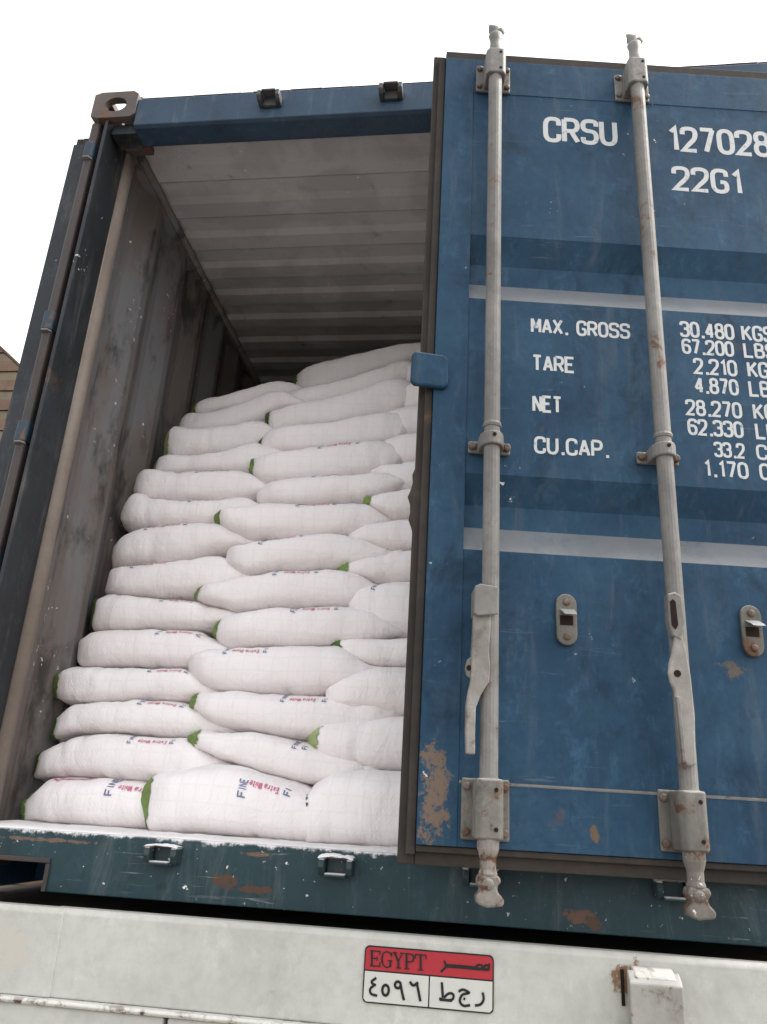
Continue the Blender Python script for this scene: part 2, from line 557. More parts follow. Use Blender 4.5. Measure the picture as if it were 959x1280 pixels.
# cam keepers on header and sill
def keeper(x, z, flip):
    m = MB()
    s = 1 if flip else -1
    for sx in (-1, 1):
        m.prism([(-.034*1.0, z-.018), (-.048, z-.004*s-.004), (-.044, z+.018), (-.0005, z+.018), (-.0005, z-.018)], 0, x+sx*.032-.007, x+sx*.032+.007)
    m.box(x-.024, x+.024, -.014, -.0005, z-.020, z+.020)
    m.box(x-.0245, x+.0245, -.046, -.0145, z+s*.016-.004, z+s*.016+.004)
    return m.build('cam_keeper', 'bar_dark' if flip else 'keeper', box, bevel=.003)
M['bar_dark'] = paint('keeper_dark_paint', (.035, .04, .045), (.07, .07, .07), rust=.6, rscale=14, dust=.9)
M['keeper'] = paint('keeper_sill_paint', (.015, .035, .04), (.03, .05, .055), rust=.62, rscale=14, dust=1.0, dustcol=FLOUR, specks=.8)
BA, BB = .6445, 1.0567
for xk in (BA, BB, W-BB, W-BA):
    keeper(xk, 2.497, True)
    keeper(xk, .150, False)

# corrugated sheets
def corrug(name, mat, parent, length0, length1, period, depth, slope, put, a0, a1, thick=.002, fine=1):
    """trapezoid sheet: profile runs along the length, put(l, d, a) places it"""
    prof, l, k = [], length0, 0
    flat = period/2-slope
    while l < length1:
        d0 = 0 if k % 2 == 0 else depth
        prof += [(l, d0), (min(l+flat, length1), d0)]
        l += flat+slope
        k += 1
    m = MB()
    N = len(prof)
    for d_ in (0, thick):
        for a in (a0, a1):
            m.v += [put(l, d+d_, a) for l, d in prof]
    for i in range(N-1):
        m.f += [(i, i+1, N+i+1, N+i), (2*N+i, 3*N+i, 3*N+i+1, 2*N+i+1)]
    m.f += [(0, N, 3*N, 2*N), (N-1, 3*N-1, 4*N-1, 2*N-1)]
    return m.build(name, mat, parent)
M['side_out'] = paint('side_blue_paint', (.04, .10, .19), (.05, .12, .22), rust=.70, streak=.25)
for fx, x0, nm in ((1, 0, 'side_wall'), (-1, W, 'side_wall')):
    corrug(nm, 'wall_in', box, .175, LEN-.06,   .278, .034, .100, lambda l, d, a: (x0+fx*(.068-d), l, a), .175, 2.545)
    m = MB()
    m.box(min(x0, x0+fx*.06), max(x0, x0+fx*.06), .176, LEN-.18, 2.5455, 2.588)
    m.build('top_side_rail', 'side_out', box, bevel=.004)
    m = MB()
    m.box(min(x0+fx*.002, x0+fx*.0705), max(x0+fx*.002, x0+fx*.0705), .174, LEN-.1, 2.505, 2.545)
    m.build('wall_plate', 'wall_in', box)
    m = MB()
    m.box(min(x0, x0+fx*.05), max(x0, x0+fx*.05), .179, LEN-.18, .02, .174)
    m.build('bottom_side_rail', 'side_out', box, bevel=.004)
    m = MB()                                              # round fillet where wall meets roof
    m.tube([(x0+fx*.074, .172, 2.535), (x0+fx*.074, LEN-.1, 2.535)], .016, 10)
    m.build('roof_fillet', 'wall_in', box, smooth=True)
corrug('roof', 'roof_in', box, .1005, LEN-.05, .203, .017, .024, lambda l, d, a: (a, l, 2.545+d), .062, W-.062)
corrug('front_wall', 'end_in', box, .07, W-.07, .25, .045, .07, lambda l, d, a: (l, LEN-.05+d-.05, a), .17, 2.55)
m = MB()
m.box(.062, W-.062, .301, LEN-.11, .160, .1845)
m.build('floor_board', 'wood', box)
for k in range(14):
    m = MB()
    y = .5+k*.4
    m.box(.06, W-.06, y, y+.05, .03, .1595)
    m.build('cross_member', 'side_out', box)

# ------------------------------------------------------------------ doors
HX, HY, TH = W-.03, -.02, .1454
UF, ZB, ZT = 1.172, .214, 2.43          # leaf: free edge, bottom, top
D_ = .04
PROF = [(ZB, 0), (.340, 0), (.3405, -.002), (.864, -.002), (.932, -D_), (.991, -D_), (1.061, -.002), (1.569, -.002), (1.640, -D_), (1.706, -D_), (1.778, -.002), (2.298, -.002), (2.2985, 0), (ZT, 0)]

def door_leaf(parent, mat='door'):
    """pressed steel leaf in local space: x = -u (hinge at 0), y = -out, z up"""
    m = MB()
    front = [(-o, z) for z, o in PROF]
    back = [(.052, ZT), (.052, 1.778), (.052, 1.5), (.052, 1.061), (.052, .8), (.052, ZB)]
    m.prism(front+back, 0, -1.087, -.085)
    for a, b in ((-UF, -1.0872), (-.0848, -.004)):
        m.box(a, b, -.0015, .052, ZB, ZT)
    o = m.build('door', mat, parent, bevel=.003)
    # rubber seal: flap round the leaf, on the inner side
    m = MB()
    e, t0, t1 = .036, .026, .046
    m.box(-UF-e, -UF-.0005, t0, t1, ZB-.04, ZT+.034)
    m.box(-UF-.02, -UF-.0008, .010, t0-.0005, ZB-.02, ZT+.015)
    m.box(-UF, -.01, t0, t1, ZT+.0005, ZT+.034)
    m.box(-UF, -.01, .003, t0-.0005, ZT+.0008, ZT+.032)
    m.box(-UF, -.01, .022, t1, ZB-.040, ZB-.0005)
    m.box(-UF, -.01, .006, .0215, ZB-.014, ZB-.0008)
    # torn bulge of the seal
    m.tube([(-UF-.018, .036, .86+.02*k) for k in range(14)], [.008+.022*math.sin(math.pi*k/13)*(1+.2*math.sin(k*2)) for k in range(14)], 8, .4)
    m.build('door_seal', 'gasket', o, bevel=.004)
    return o

def hinges(o):
    for z in (.36, .86, 1.27, 1.66, 2.33):
        m = MB()
        m.tube([(.004, .012, z-.045), (.004, .012, z+.045)], .016, 12)
        m.prism([(-.13, -.004), (.006, -.004), (.006, -.016), (-.13, -.010)], 2, z-.032, z+.032)
        m.build('hinge', 'hinge', o, bevel=.002)

def lock_bar(o, u, handle):
    x, yb = -u, -.052
    # bar with cam ends
    m = MB()
    m.tube([(x, yb, .30), (x, yb, 2.36)], .0195, 16)
    for z in (1.165, .345):
        m.tube([(x, yb, z-.006), (x, yb, z), (x, yb, z+.006)], [.0215, .0235, .0215], 14)
    m.build('locking_bar', 'bar', o, smooth=False)
    # top cam: collar, neck, hooked nose
    m = MB()
    m.tube([(x, yb, 2.355), (x, yb, 2.40), (x, yb, 2.425), (x, yb, 2.45), (x, yb, 2.468)], [.022, .022, .017, .0165, .021], 14)
    m.tube([(x, yb, 2.466), (x-.001, yb, 2.478), (x-.003, yb, 2.492), (x-.010, yb+.002, 2.505), (x-.016, yb+.006, 2.519)], [.021, .018, .020, .0125, .006], 10, .75)
    m.tube([(x+.006, yb-.002, 2.47), (x+.016, yb-.004, 2.485), (x+.012, yb-.002, 2.499)], [.014, .012, .004], 8)
    m.build('cam_end', 'bar', o, smooth=True)
    m = MB()
    m.tube([(x, yb, .245), (x, yb, .215), (x, yb, .196), (x, yb, .178), (x, yb, .166)], [.0235, .022, .0165, .0165, .0205], 14)
    m.prism([(x-.020, .168), (x+.020, .168), (x+.025, .157), (x+.016, .147), (x+.019, .137), (x+.031, .125), (x+.029, .113), (x-.004, .109), (x-.022, .115), (x-.025, .129), (x-.015, .141), (x-.023, .153)], 1, yb-.017, yb+.019)
    m.tube([(x-.002, yb-.015, .152), (x-.002, yb-.023, .150)], [.014, .010], 10)
    m.build('cam_end', 'cam', o, bevel=.005)
    # end brackets: base plate, channel cap, bolts
    for zc, hh in ((2.345, .050), (.290, .061)):
        m = MB()
        m.box(x-.051, x+.051, -.010, -.0016, zc-hh, zc+hh)
        cap = [(x-.029, -.0105), (x-.029, -.066), (x-.020, -.077), (x+.020, -.077), (x+.029, -.066), (x+.029, -.0105)]
        m.prism(cap, 2, zc-hh+.004, zc+hh-.002)
        b = m.build('bar_bracket', 'bracket' if zc < 1 else 'bar', o, bevel=.004)
        for sx in (-1, 1):
            for sz in (-1, 1):
                m = MB()
                m.tube([(x+sx*.041, -.0095, zc+sz*(hh-.016)), (x+sx*.041, -.017, zc+sz*(hh-.016)), (x+sx*.041, -.019, zc+sz*(hh-.016))], [.0085, .0085, .005], 8)
                m.build('bolt', 'bolt', b)
        for sz in (-1, 1):
            m = MB()
            m.tube([(x+.012, -.0765, zc+sz*hh*.62), (x+.012, -.0785, zc+sz*hh*.62)], .0045, 8)
            m.build('bolt_hole', 'gap', b)
    # middle guide: saddle strap with two bolted ears
    m = MB()
    zc = 1.125
    m.box(x-.052, x+.052, -.012, -.0025, zc-.016, zc+.016)
    N = 10
    prof = [(x+.030*math.cos(math.pi*k/N), -.040-.040*math.sin(math.pi*k/N)) for k in range(N+1)]
    m.prism([(x+.030, -.0125)]+prof+[(x-.030, -.0125)], 2, zc-.018, zc+.017)
    b = m.build('bar_guide', 'bar', o, bevel=.004)
    for sx in (-1, 1):
        m = MB()
        m.tube([(x+sx*.042, -.0115, zc), (x+sx*.042, -.021, zc), (x+sx*.042, -.024, zc)], [.010, .010, .006], 8)
        m.build('bolt', 'bolt', b)
    m = MB()
    m.tube([(x+.002, -.0795, zc+.004), (x+.002, -.0825, zc+.004)], .0048, 8)
    m.build('bolt_hole', 'gap', b)
    # handle and its hub
    if handle == 0:
        m = MB()
        hx = x-.030
        m.prism([(x+.012, .752), (x-.028, .757), (x-.040, .750), (x-.041, .690), (x-.034, .684), (x+.012, .690)], 1, yb-.036, yb-.030)
        m.prism([(x+.012, .745), (x-.030, .749), (x-.040, .742), (x-.0405, .692), (x+.012, .694)], 1, yb+.018, yb+.024)
        m.prism([(x-.0412, .748), (x-.0412, .688), (x-.036, .688), (x-.036, .748)], 1, yb-.030, yb+.018)
        hub = m.build('handle_hub', 'bar', o, bevel=.003)
        m = MB()
        pts = [(x-.020, .735), (x-.021, .66), (x-.024, .61), (x-.022, .575), (x-.024, .545), (x-.036, .515), (x-.042, .49), (x-.0425, .44), (x-.041, .395)]
        wid = [.019, .0195, .019, .021, .020, .014, .0105, .010, .0095]
        dep = [.010, .010, .010, .009, .009, .009, .010, .010, .009]
        n = len(pts)
        for (px, pz), w_, d_ in zip(pts, wid, dep):
            m.v += [(px-w_, yb-.012-d_, pz), (px+w_, yb-.012-d_, pz), (px+w_, yb-.012+d_, pz), (px-w_, yb-.012+d_, pz)]
        for i in range(n-1):
            for k in range(4):
                a, b2 = i*4+k, i*4+(k+1) % 4
                m.f.append((a, b2, b2+4, a+4))
        m.f += [(3, 2, 1, 0), tuple((n-1)*4+k for k in range(4))]
        hnd = m.build('handle', 'cam2', o, bevel=.003)
        m = MB()
        m.prism([(x-.040, .600), (x-.052, .590), (x-.056, .572), (x-.052, .556), (x-.040, .548)], 1, yb-.016, yb-.008)
        m.build('handle_lug', 'bar', hnd, bevel=.002)
        m = MB()
        m.tube([(x-.047, yb-.0155, .573), (x-.047, yb-.0175, .573)], .006, 10)
        m.build('lug_hole', 'gap', hnd)
    else:
        m = MB()
        m.prism([(x-.030, .760), (x-.012, .766), (x+.002, .758), (x+.006, .70), (x-.006, .655), (x-.026, .668), (x-.031, .70)], 1, yb-.036, yb-.010)
        hub = m.build('handle_hub', 'bar', o, bevel=.004)
        m = MB()
        m.prism([(x-.026, .742), (x-.020, .748), (x-.014, .742), (x-.012, .690), (x-.018, .680), (x-.026, .690)], 1, yb-.0385, yb-.037)
        m.build('hub_slot', 'gap', hub)
        m = MB()
        out = [(x-.016, .68), (x-.024, .645), (x-.036, .605), (x-.039, .585), (x-.036, .565), (x-.028, .545), (x-.027, .47), (x-.024, .405), (x-.008, .395),
               (x+.006, .40), (x+.012, .50), (x+.010, .58), (x+.004, .64), (x-.004, .68)]
        m.prism(out, 1, yb-.034, yb-.024)
        hnd = m.build('handle', 'cam2', o, bevel=.004)
        m = MB()
        m.prism([(x-.030, .535), (x-.022, .535), (x-.018, .40), (x-.026, .402)], 1, yb-.046, yb-.0345)
        m.build('handle_flange', 'bar', hnd, bevel=.002)
        m = MB()
        m.tube([(x-.020, yb-.0338, .585), (x-.020, yb-.0362, .585)], .0075, 10)
        m.build('lug_hole', 'gap', hnd)

def handle_catch(o, u):
    """oval back plate with the hooked tongue"""
    x, zc = -u, .707
    m = MB()
    N = 8
    ol = [(x+.024*math.cos(math.pi*k/N), zc+.036+.024*math.sin(math.pi*k/N)) for k in range(N+1)]
    ol += [(x-.024*math.cos(math.pi*k/N), zc-.036-.024*math.sin(math.pi*k/N)) for k in range(N+1)]
    m.prism(ol, 1, -.012, -.0025)
    p = m.build('handle_catch', 'bracket', o, bevel=.003)
    m = MB()
    n = 8
    sec = []
    for k in range(n):
        t = k/(n-1)
        sec.append((zc+.022-.030*t+.012*t*t, -.012-.034*math.sin(t*1.5), .016-.003*t))
    for z, y, w_ in sec:
        m.v += [(x-w_, y, z), (x+w_*1.15, y, z), (x+w_*1.15, y+.006, z+.005), (x-w_, y+.006, z+.005)]
    for i in range(n-1):
        for k in range(4):
            a, b = i*4+k, i*4+(k+1) % 4
            m.f.append((a, b, b+4, a+4))
    m.f += [(3, 2, 1, 0), tuple((n-1)*4+k for k in range(4))]
    m.build('catch_tongue', 'keeper_pale', p, bevel=.002)
    m = MB()
    m.box(x-.016, x+.014, -.0135, -.0122, zc-.014, zc+.008)
    m.build('catch_slot', 'gap', p)
    for zz in (zc+.040, zc-.040):
        m = MB()
        m.tube([(x, -.0115, zz), (x, -.0165, zz), (x, -.018, zz)], [.009, .008, .004], 8)
        m.build('rivet', 'bolt', p)
M['cam2'] = paint('handle_worn_grey', (.17, .155, .138), (.30, .28, .255), rust=.60, rscale=14, grime=.5, bump=.3, scuff=.6, rough=.75, spec=.2)
M['cam'] = paint('cam_rusty_grey', (.16, .145, .125), (.24, .22, .195), rust=.55, rscale=17, grime=.5, bump=.35, scuff=.5, specks=.4, rough=.8, spec=.2)
M['bracket'] = paint('bracket_stained_grey', (.105, .100, .088), (.175, .165, .145), rust=.58, rscale=15, grime=.6, bump=.35, scuff=.7, dust=.5, streak=.2, rough=.75, spec=.2)
M['bolt'] = paint('bolt_rusty', (.09, .065, .05), (.16, .13, .11), rust=.5, rscale=30, grime=.4)
M['gap'] = plain('hole_shade_rust', (.02, .014, .011), .9, .1)  # near-black rusty brown: paints the shade inside holes, slots and the pocket gap
M['keeper_pale'] = paint('catch_pale_paint', (.22, .215, .21), (.30, .295, .29), rust=.66, rscale=16)

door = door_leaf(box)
door.location = (HX, HY, 0)
door.rotation_euler = (0, 0, TH)
tag(door, 'blue door leaf standing slightly ajar, with white stencilled lettering')
hinges(door)
B1, B2 = 1.030, .613
lock_bar(door, B1, 0)
lock_bar(door, B2, 1)
handle_catch(door, .849)
handle_catch(door, .424)
# weld line along the bottom rail and drip strip
m = MB()
m.box(-1.086, -.09, -.0032, -.0022, .341, .3455)
m.build('weld_line', 'bar', door)
# clasp plate overlapping the free edge
m = MB()
m.prism([(-1.232, 1.372), (-1.226, 1.385), (-1.150, 1.377), (-1.138, 1.368), (-1.136, 1.292), (-1.146, 1.282), (-1.224, 1.286), (-1.233, 1.296)], 1, -.018, -.0025)
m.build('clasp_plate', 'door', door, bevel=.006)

# lettering, read off the door
TXT = [('CRSU', .880, .661, 2.126, .098, .165), ('127028', .515, .208, 2.122, .098, .165), ('22G1', .511, .306, 1.977, .091, .165),
       ('MAX. GROSS', .922, .659, 1.472, .048, .17), ('TARE', .920, .808, 1.358, .049, .17), ('NET', .920, .844, 1.239, .049, .17), ('CU.CAP.', .917, .729, 1.124, .048, .17),
       ('30.480', .526, .381, 1.489, .050, .17), ('67.200', .525, .387, 1.438, .047, .17), ('2.210', .499, .384, 1.379, .049, .17), ('4.870', .501, .386, 1.323, .048, .17),
       ('28.270', .529, .384, 1.257, .047, .17), ('62.330', .528, .386, 1.202, .047, .17), ('33.2', .466, .388, 1.145, .043, .17), ('1.170', .497, .385, 1.090, .046, .17),
       ('KGS', .362, .277, 1.489, .050, .17), ('LBS', .362, .277, 1.438, .047, .17), ('KGS', .358, .273, 1.379, .049, .17), ('LBS', .360, .275, 1.323, .048, .17),
       ('KGS', .356, .271, 1.257, .047, .17), ('LBS', .356, .271, 1.202, .047, .17), ('CU.M', .360, .255, 1.145, .043, .17), ('CU.FT', .358, .230, 1.090, .046, .17)]
for s, u0, u1, z0, h, sw in TXT:
    m = MB()
    text(m, s, -u0, u0-u1, z0, h, lambda x, z, k: (x, .00165-.0001*k, z), sw*.9)
    m.build('lettering', 'letters', door)

# the other leaf, swung right round against the container's side
d2 = door_leaf(box, 'post')
d2.matrix_basis = Matrix.Translation((-.084, .062, 0)) @ Matrix.Rotation(R(-90), 4, 'Z') @ Matrix.Translation((0, 0, 0))
tag(d2, 'grimy blue door leaf folded flat back along the container side')
for z in (.36, .86, 1.27, 1.655, 2.345):
    m = MB()
    m.prism([(-.004, .060), (-.006, .016), (.002, .002), (.026, .002), (.034, .012), (.034, .060)], 2, z-.034, z+.034)
    hg = m.build('hinge', 'hinge', box, bevel=.004)
    m = MB()
    m.prism([(-.002, .060), (-.004, .016), (.004, .000), (.024, .000), (.032, .012), (.032, .060)], 2, z-.0395, z-.0345)
    m.build('hinge_washer', 'bar', hg)

SACKS = [
    ('side', 0, 0.25, [(0.08, 0.197, 0.247), (0.108, 0.193, 0.265), (0.153, 0.194, 0.309), (0.266, 0.198, 0.317), (0.374, 0.2, 0.318), (0.466, 0.199, 0.308), (0.562, 0.198, 0.281), (0.65, 0.201, 0.241)]),
    ('side', 1, 0.282, [(0.067, 0.317, 0.375), (0.092, 0.31, 0.394), (0.192, 0.313, 0.434), (0.266, 0.317, 0.442), (0.419, 0.316, 0.442), (0.551, 0.314, 0.437), (0.607, 0.323, 0.415), (0.667, 0.339, 0.386)]),
    ('side', 2, 0.318, [(0.093, 0.428, 0.487), (0.114, 0.425, 0.502), (0.158, 0.434, 0.531), (0.286, 0.444, 0.544), (0.434, 0.444, 0.55), (0.535, 0.44, 0.54), (0.604, 0.452, 0.512), (0.658, 0.463, 0.491)]),
    ('side', 3, 0.347, [(0.059, 0.558, 0.618), (0.09, 0.539, 0.64), (0.127, 0.529, 0.644), (0.255, 0.539, 0.649), (0.407, 0.548, 0.652), (0.498, 0.551, 0.646), (0.548, 0.563, 0.617), (0.599, 0.57, 0.599)]),
    ('side', 4, 0.384, [(0.076, 0.683, 0.743), (0.094, 0.66, 0.758), (0.12, 0.651, 0.77), (0.215, 0.652, 0.778), (0.373, 0.655, 0.781), (0.477, 0.659, 0.779), (0.536, 0.668, 0.756), (0.597, 0.681, 0.728)]),
    ('side', 5, 0.429, [(0.086, 0.801, 0.882), (0.101, 0.779, 0.9), (0.131, 0.774, 0.907), (0.245, 0.778, 0.901), (0.378, 0.782, 0.893), (0.46, 0.785, 0.887), (0.528, 0.792, 0.869), (0.608, 0.806, 0.845)]),
    ('side', 6, 0.466, [(0.094, 0.922, 0.985), (0.101, 0.913, 1.001), (0.12, 0.908, 1.011), (0.241, 0.902, 1.022), (0.385, 0.9, 1.041), (0.494, 0.9, 1.053), (0.55, 0.913, 1.026), (0.624, 0.947, 0.992)]),
    ('side', 7, 0.502, [(0.073, 1.038, 1.108), (0.082, 1.017, 1.131), (0.114, 1.014, 1.148), (0.17, 1.019, 1.165), (0.28, 1.027, 1.18), (0.386, 1.045, 1.188), (0.507, 1.072, 1.177), (0.606, 1.087, 1.127)]),
    ('side', 8, 0.536, [(0.069, 1.204, 1.259), (0.084, 1.184, 1.289), (0.115, 1.168, 1.317), (0.202, 1.166, 1.287), (0.336, 1.171, 1.281), (0.465, 1.18, 1.29), (0.537, 1.187, 1.295), (0.598, 1.205, 1.258)]),
    ('side', 9, 0.589, [(0.079, 1.336, 1.393), (0.094, 1.309, 1.419), (0.126, 1.29, 1.432), (0.226, 1.284, 1.415), (0.345, 1.285, 1.416), (0.463, 1.29, 1.425), (0.53, 1.302, 1.413), (0.6, 1.33, 1.372)]),
    ('side', 10, 0.658, [(0.11, 1.437, 1.499), (0.118, 1.424, 1.522), (0.141, 1.415, 1.527), (0.275, 1.416, 1.522), (0.398, 1.417, 1.541), (0.501, 1.422, 1.576), (0.553, 1.439, 1.561), (0.601, 1.483, 1.537)]),
    ('side', 11, 0.742, [(0.107, 1.546, 1.633), (0.113, 1.522, 1.687), (0.139, 1.513, 1.698), (0.229, 1.518, 1.676), (0.363, 1.532, 1.697), (0.475, 1.561, 1.724), (0.523, 1.591, 1.701), (0.572, 1.617, 1.669)]),
    ('side', 12, 0.846, [(0.089, 1.704, 1.771), (0.101, 1.682, 1.806), (0.124, 1.671, 1.819), (0.226, 1.67, 1.811), (0.338, 1.686, 1.836), (0.442, 1.724, 1.889), (0.526, 1.779, 1.894), (0.626, 1.801, 1.846)]),
    ('side', 13, 0.938, [(0.12, 1.818, 1.879), (0.129, 1.806, 1.9), (0.149, 1.799, 1.914), (0.246, 1.804, 1.941), (0.336, 1.816, 1.977), (0.421, 1.848, 2.007), (0.492, 1.881, 2.021), (0.563, 1.914, 1.996)]),
    ('mid', 0, 0.257, [(0.461, 0.262, 0.3), (0.489, 0.229, 0.335), (0.552, 0.208, 0.349), (0.62, 0.2, 0.364), (0.702, 0.201, 0.37), (0.791, 0.204, 0.353), (0.868, 0.208, 0.336), (0.932, 0.212, 0.314), (0.995, 0.217, 0.277)]),
    ('mid', 1, 0.296, [(0.553, 0.417, 0.449), (0.579, 0.41, 0.462), (0.634, 0.388, 0.466), (0.695, 0.371, 0.467), (0.752, 0.359, 0.465), (0.863, 0.336, 0.447), (0.933, 0.332, 0.433), (1.012, 0.344, 0.415), (1.081, 0.364, 0.394)]),
    ('mid', 2, 0.329, [(0.525, 0.528, 0.557), (0.547, 0.515, 0.572), (0.585, 0.493, 0.578), (0.65, 0.473, 0.584), (0.746, 0.461, 0.578), (0.843, 0.452, 0.572), (0.949, 0.45, 0.574), (1.058, 0.469, 0.572), (1.129, 0.51, 0.549)]),
    ('mid', 3, 0.366, [(0.485, 0.646, 0.674), (0.501, 0.621, 0.698), (0.545, 0.598, 0.71), (0.624, 0.581, 0.718), (0.747, 0.574, 0.723), (0.894, 0.578, 0.728), (0.954, 0.59, 0.728), (1.008, 0.616, 0.703), (1.051, 0.642, 0.672)]),
    ('mid', 4, 0.411, [(0.542, 0.759, 0.804), (0.561, 0.741, 0.818), (0.593, 0.721, 0.828), (0.67, 0.721, 0.844), (0.802, 0.725, 0.854), (0.923, 0.73, 0.86), (0.991, 0.732, 0.862), (1.062, 0.742, 0.848), (1.119, 0.768, 0.809)]),
    ('mid', 5, 0.451, [(0.451, 0.887, 0.919), (0.473, 0.873, 0.931), (0.538, 0.858, 0.945), (0.605, 0.843, 0.961), (0.697, 0.849, 0.978), (0.814, 0.858, 0.99), (0.919, 0.861, 0.993), (0.997, 0.874, 0.974), (1.049, 0.904, 0.943)]),
    ('mid', 6, 0.489, [(0.523, 1.023, 1.069), (0.553, 0.999, 1.079), (0.607, 0.974, 1.089), (0.687, 0.979, 1.107), (0.795, 0.987, 1.121), (0.892, 0.995, 1.129), (0.97, 1.003, 1.115), (1.037, 1.022, 1.089), (1.077, 1.044, 1.068)]),
    ('mid', 7, 0.523, [(0.459, 1.173, 1.209), (0.485, 1.151, 1.223), (0.536, 1.126, 1.233), (0.608, 1.106, 1.244), (0.746, 1.111, 1.246), (0.888, 1.12, 1.248), (0.984, 1.128, 1.252), (1.028, 1.147, 1.23), (1.061, 1.167, 1.198)]),
    ('mid', 8, 0.569, [(0.572, 1.273, 1.322), (0.586, 1.258, 1.341), (0.617, 1.248, 1.357), (0.699, 1.245, 1.361), (0.799, 1.25, 1.366), (0.927, 1.255, 1.375), (1.011, 1.264, 1.383), (1.053, 1.286, 1.376), (1.087, 1.316, 1.353)]),
    ('mid', 9, 0.637, [(0.524, 1.413, 1.461), (0.545, 1.384, 1.469), (0.584, 1.357, 1.478), (0.673, 1.35, 1.496), (0.793, 1.358, 1.515), (0.907, 1.371, 1.533), (0.994, 1.392, 1.542), (1.055, 1.417, 1.529), (1.081, 1.45, 1.507)]),
    ('mid', 10, 0.73, [(0.515, 1.546, 1.596), (0.541, 1.514, 1.627), (0.581, 1.496, 1.648), (0.684, 1.501, 1.653), (0.785, 1.51, 1.668), (0.897, 1.524, 1.7), (0.988, 1.542, 1.715), (1.049, 1.557, 1.715), (1.086, 1.596, 1.683)]),
    ('mid', 11, 0.844, [(0.496, 1.718, 1.768), (0.52, 1.674, 1.779), (0.552, 1.648, 1.79), (0.648, 1.653, 1.813), (0.743, 1.663, 1.838), (0.852, 1.684, 1.876), (0.945, 1.71, 1.916), (1.025, 1.731, 1.942), (1.064, 1.774, 1.914)]),
    ('mid', 12, 0.963, [(0.517, 1.84, 1.901), (0.545, 1.82, 1.915), (0.586, 1.807, 1.935), (0.679, 1.819, 1.955), (0.76, 1.837, 1.976), (0.841, 1.863, 2.006), (0.921, 1.895, 2.044), (0.996, 1.928, 2.083), (1.043, 1.97, 2.082)]),
    ('mid', 13, 1.124, [(0.496, 1.988, 2.104), (0.504, 1.957, 2.156), (0.526, 1.942, 2.173), (0.611, 1.963, 2.203), (0.7, 1.984, 2.219), (0.781, 2.014, 2.235), (0.894, 2.06, 2.25), (1.008, 2.099, 2.27), (1.089, 2.165, 2.26)]),
    ('door', 0, 0.26, [(0.911, 0.248, 0.286), (0.93, 0.229, 0.318), (0.958, 0.219, 0.341), (1.003, 0.216, 0.362), (1.066, 0.216, 0.37), (1.137, 0.214, 0.373), (1.287, 0.214, 0.373), (1.618, 0.214, 0.373), (1.949, 0.214, 0.373), (2.28, 0.214, 0.373), (2.33, 0.244, 0.343)]),
    ('door', 1, 0.31, [(0.903, 0.432, 0.477), (0.922, 0.411, 0.496), (0.951, 0.39, 0.504), (1.016, 0.378, 0.511), (1.072, 0.373, 0.519), (1.136, 0.372, 0.526), (1.286, 0.372, 0.526), (1.617, 0.372, 0.526), (1.949, 0.372, 0.526), (2.28, 0.372, 0.526), (2.33, 0.402, 0.496)]),
    ('door', 2, 0.347, [(0.934, 0.564, 0.593), (0.953, 0.546, 0.609), (1.006, 0.535, 0.64), (1.058, 0.528, 0.66), (1.093, 0.527, 0.664), (1.131, 0.526, 0.665), (1.281, 0.526, 0.665), (1.614, 0.526, 0.665), (1.947, 0.526, 0.665), (2.28, 0.526, 0.665), (2.33, 0.556, 0.635)]),
    ('door', 3, 0.386, [(0.928, 0.719, 0.74), (0.952, 0.71, 0.749), (0.983, 0.69, 0.755), (1.038, 0.667, 0.76), (1.082, 0.664, 0.761), (1.123, 0.663, 0.763), (1.273, 0.663, 0.763), (1.609, 0.663, 0.763), (1.944, 0.663, 0.763), (2.28, 0.663, 0.763), (2.33, 0.693, 0.733)]),
    ('door', 4, 0.437, [(0.963, 0.862, 0.901), (0.984, 0.84, 0.927), (1.01, 0.814, 0.936), (1.042, 0.787, 0.94), (1.081, 0.772, 0.944), (1.114, 0.768, 0.948), (1.264, 0.768, 0.948), (1.603, 0.768, 0.948), (1.941, 0.768, 0.948), (2.28, 0.768, 0.948), (2.33, 0.798, 0.918)]),
    ('door', 5, 0.476, [(0.913, 0.987, 1.013), (0.939, 0.976, 1.023), (0.977, 0.962, 1.03), (1.029, 0.949, 1.043), (1.071, 0.944, 1.053), (1.113, 0.942, 1.063), (1.263, 0.942, 1.063), (1.602, 0.942, 1.063), (1.941, 0.942, 1.063), (2.28, 0.942, 1.063), (2.33, 0.972, 1.033)]),
    ('door', 6, 0.508, [(0.928, 1.108, 1.133), (0.953, 1.096, 1.143), (0.985, 1.082, 1.156), (1.032, 1.067, 1.166), (1.072, 1.062, 1.176), (1.104, 1.06, 1.183), (1.254, 1.06, 1.183), (1.596, 1.06, 1.183), (1.938, 1.06, 1.183), (2.28, 1.06, 1.183), (2.33, 1.09, 1.153)]),
    ('door', 7, 0.538, [(0.977, 1.242, 1.267), (0.994, 1.229, 1.27), (1.02, 1.21, 1.274), (1.054, 1.192, 1.282), (1.081, 1.183, 1.29), (1.109, 1.18, 1.297), (1.259, 1.18, 1.297), (1.599, 1.18, 1.297), (1.94, 1.18, 1.297), (2.28, 1.18, 1.297), (2.33, 1.21, 1.267)]),
    ('door', 8, 0.597, [(0.977, 1.379, 1.404), (1.001, 1.36, 1.412), (1.028, 1.338, 1.421), (1.054, 1.319, 1.425), (1.08, 1.308, 1.429), (1.106, 1.301, 1.434), (1.256, 1.301, 1.434), (1.597, 1.301, 1.434), (1.939, 1.301, 1.434), (2.28, 1.301, 1.434), (2.33, 1.331, 1.404)]),
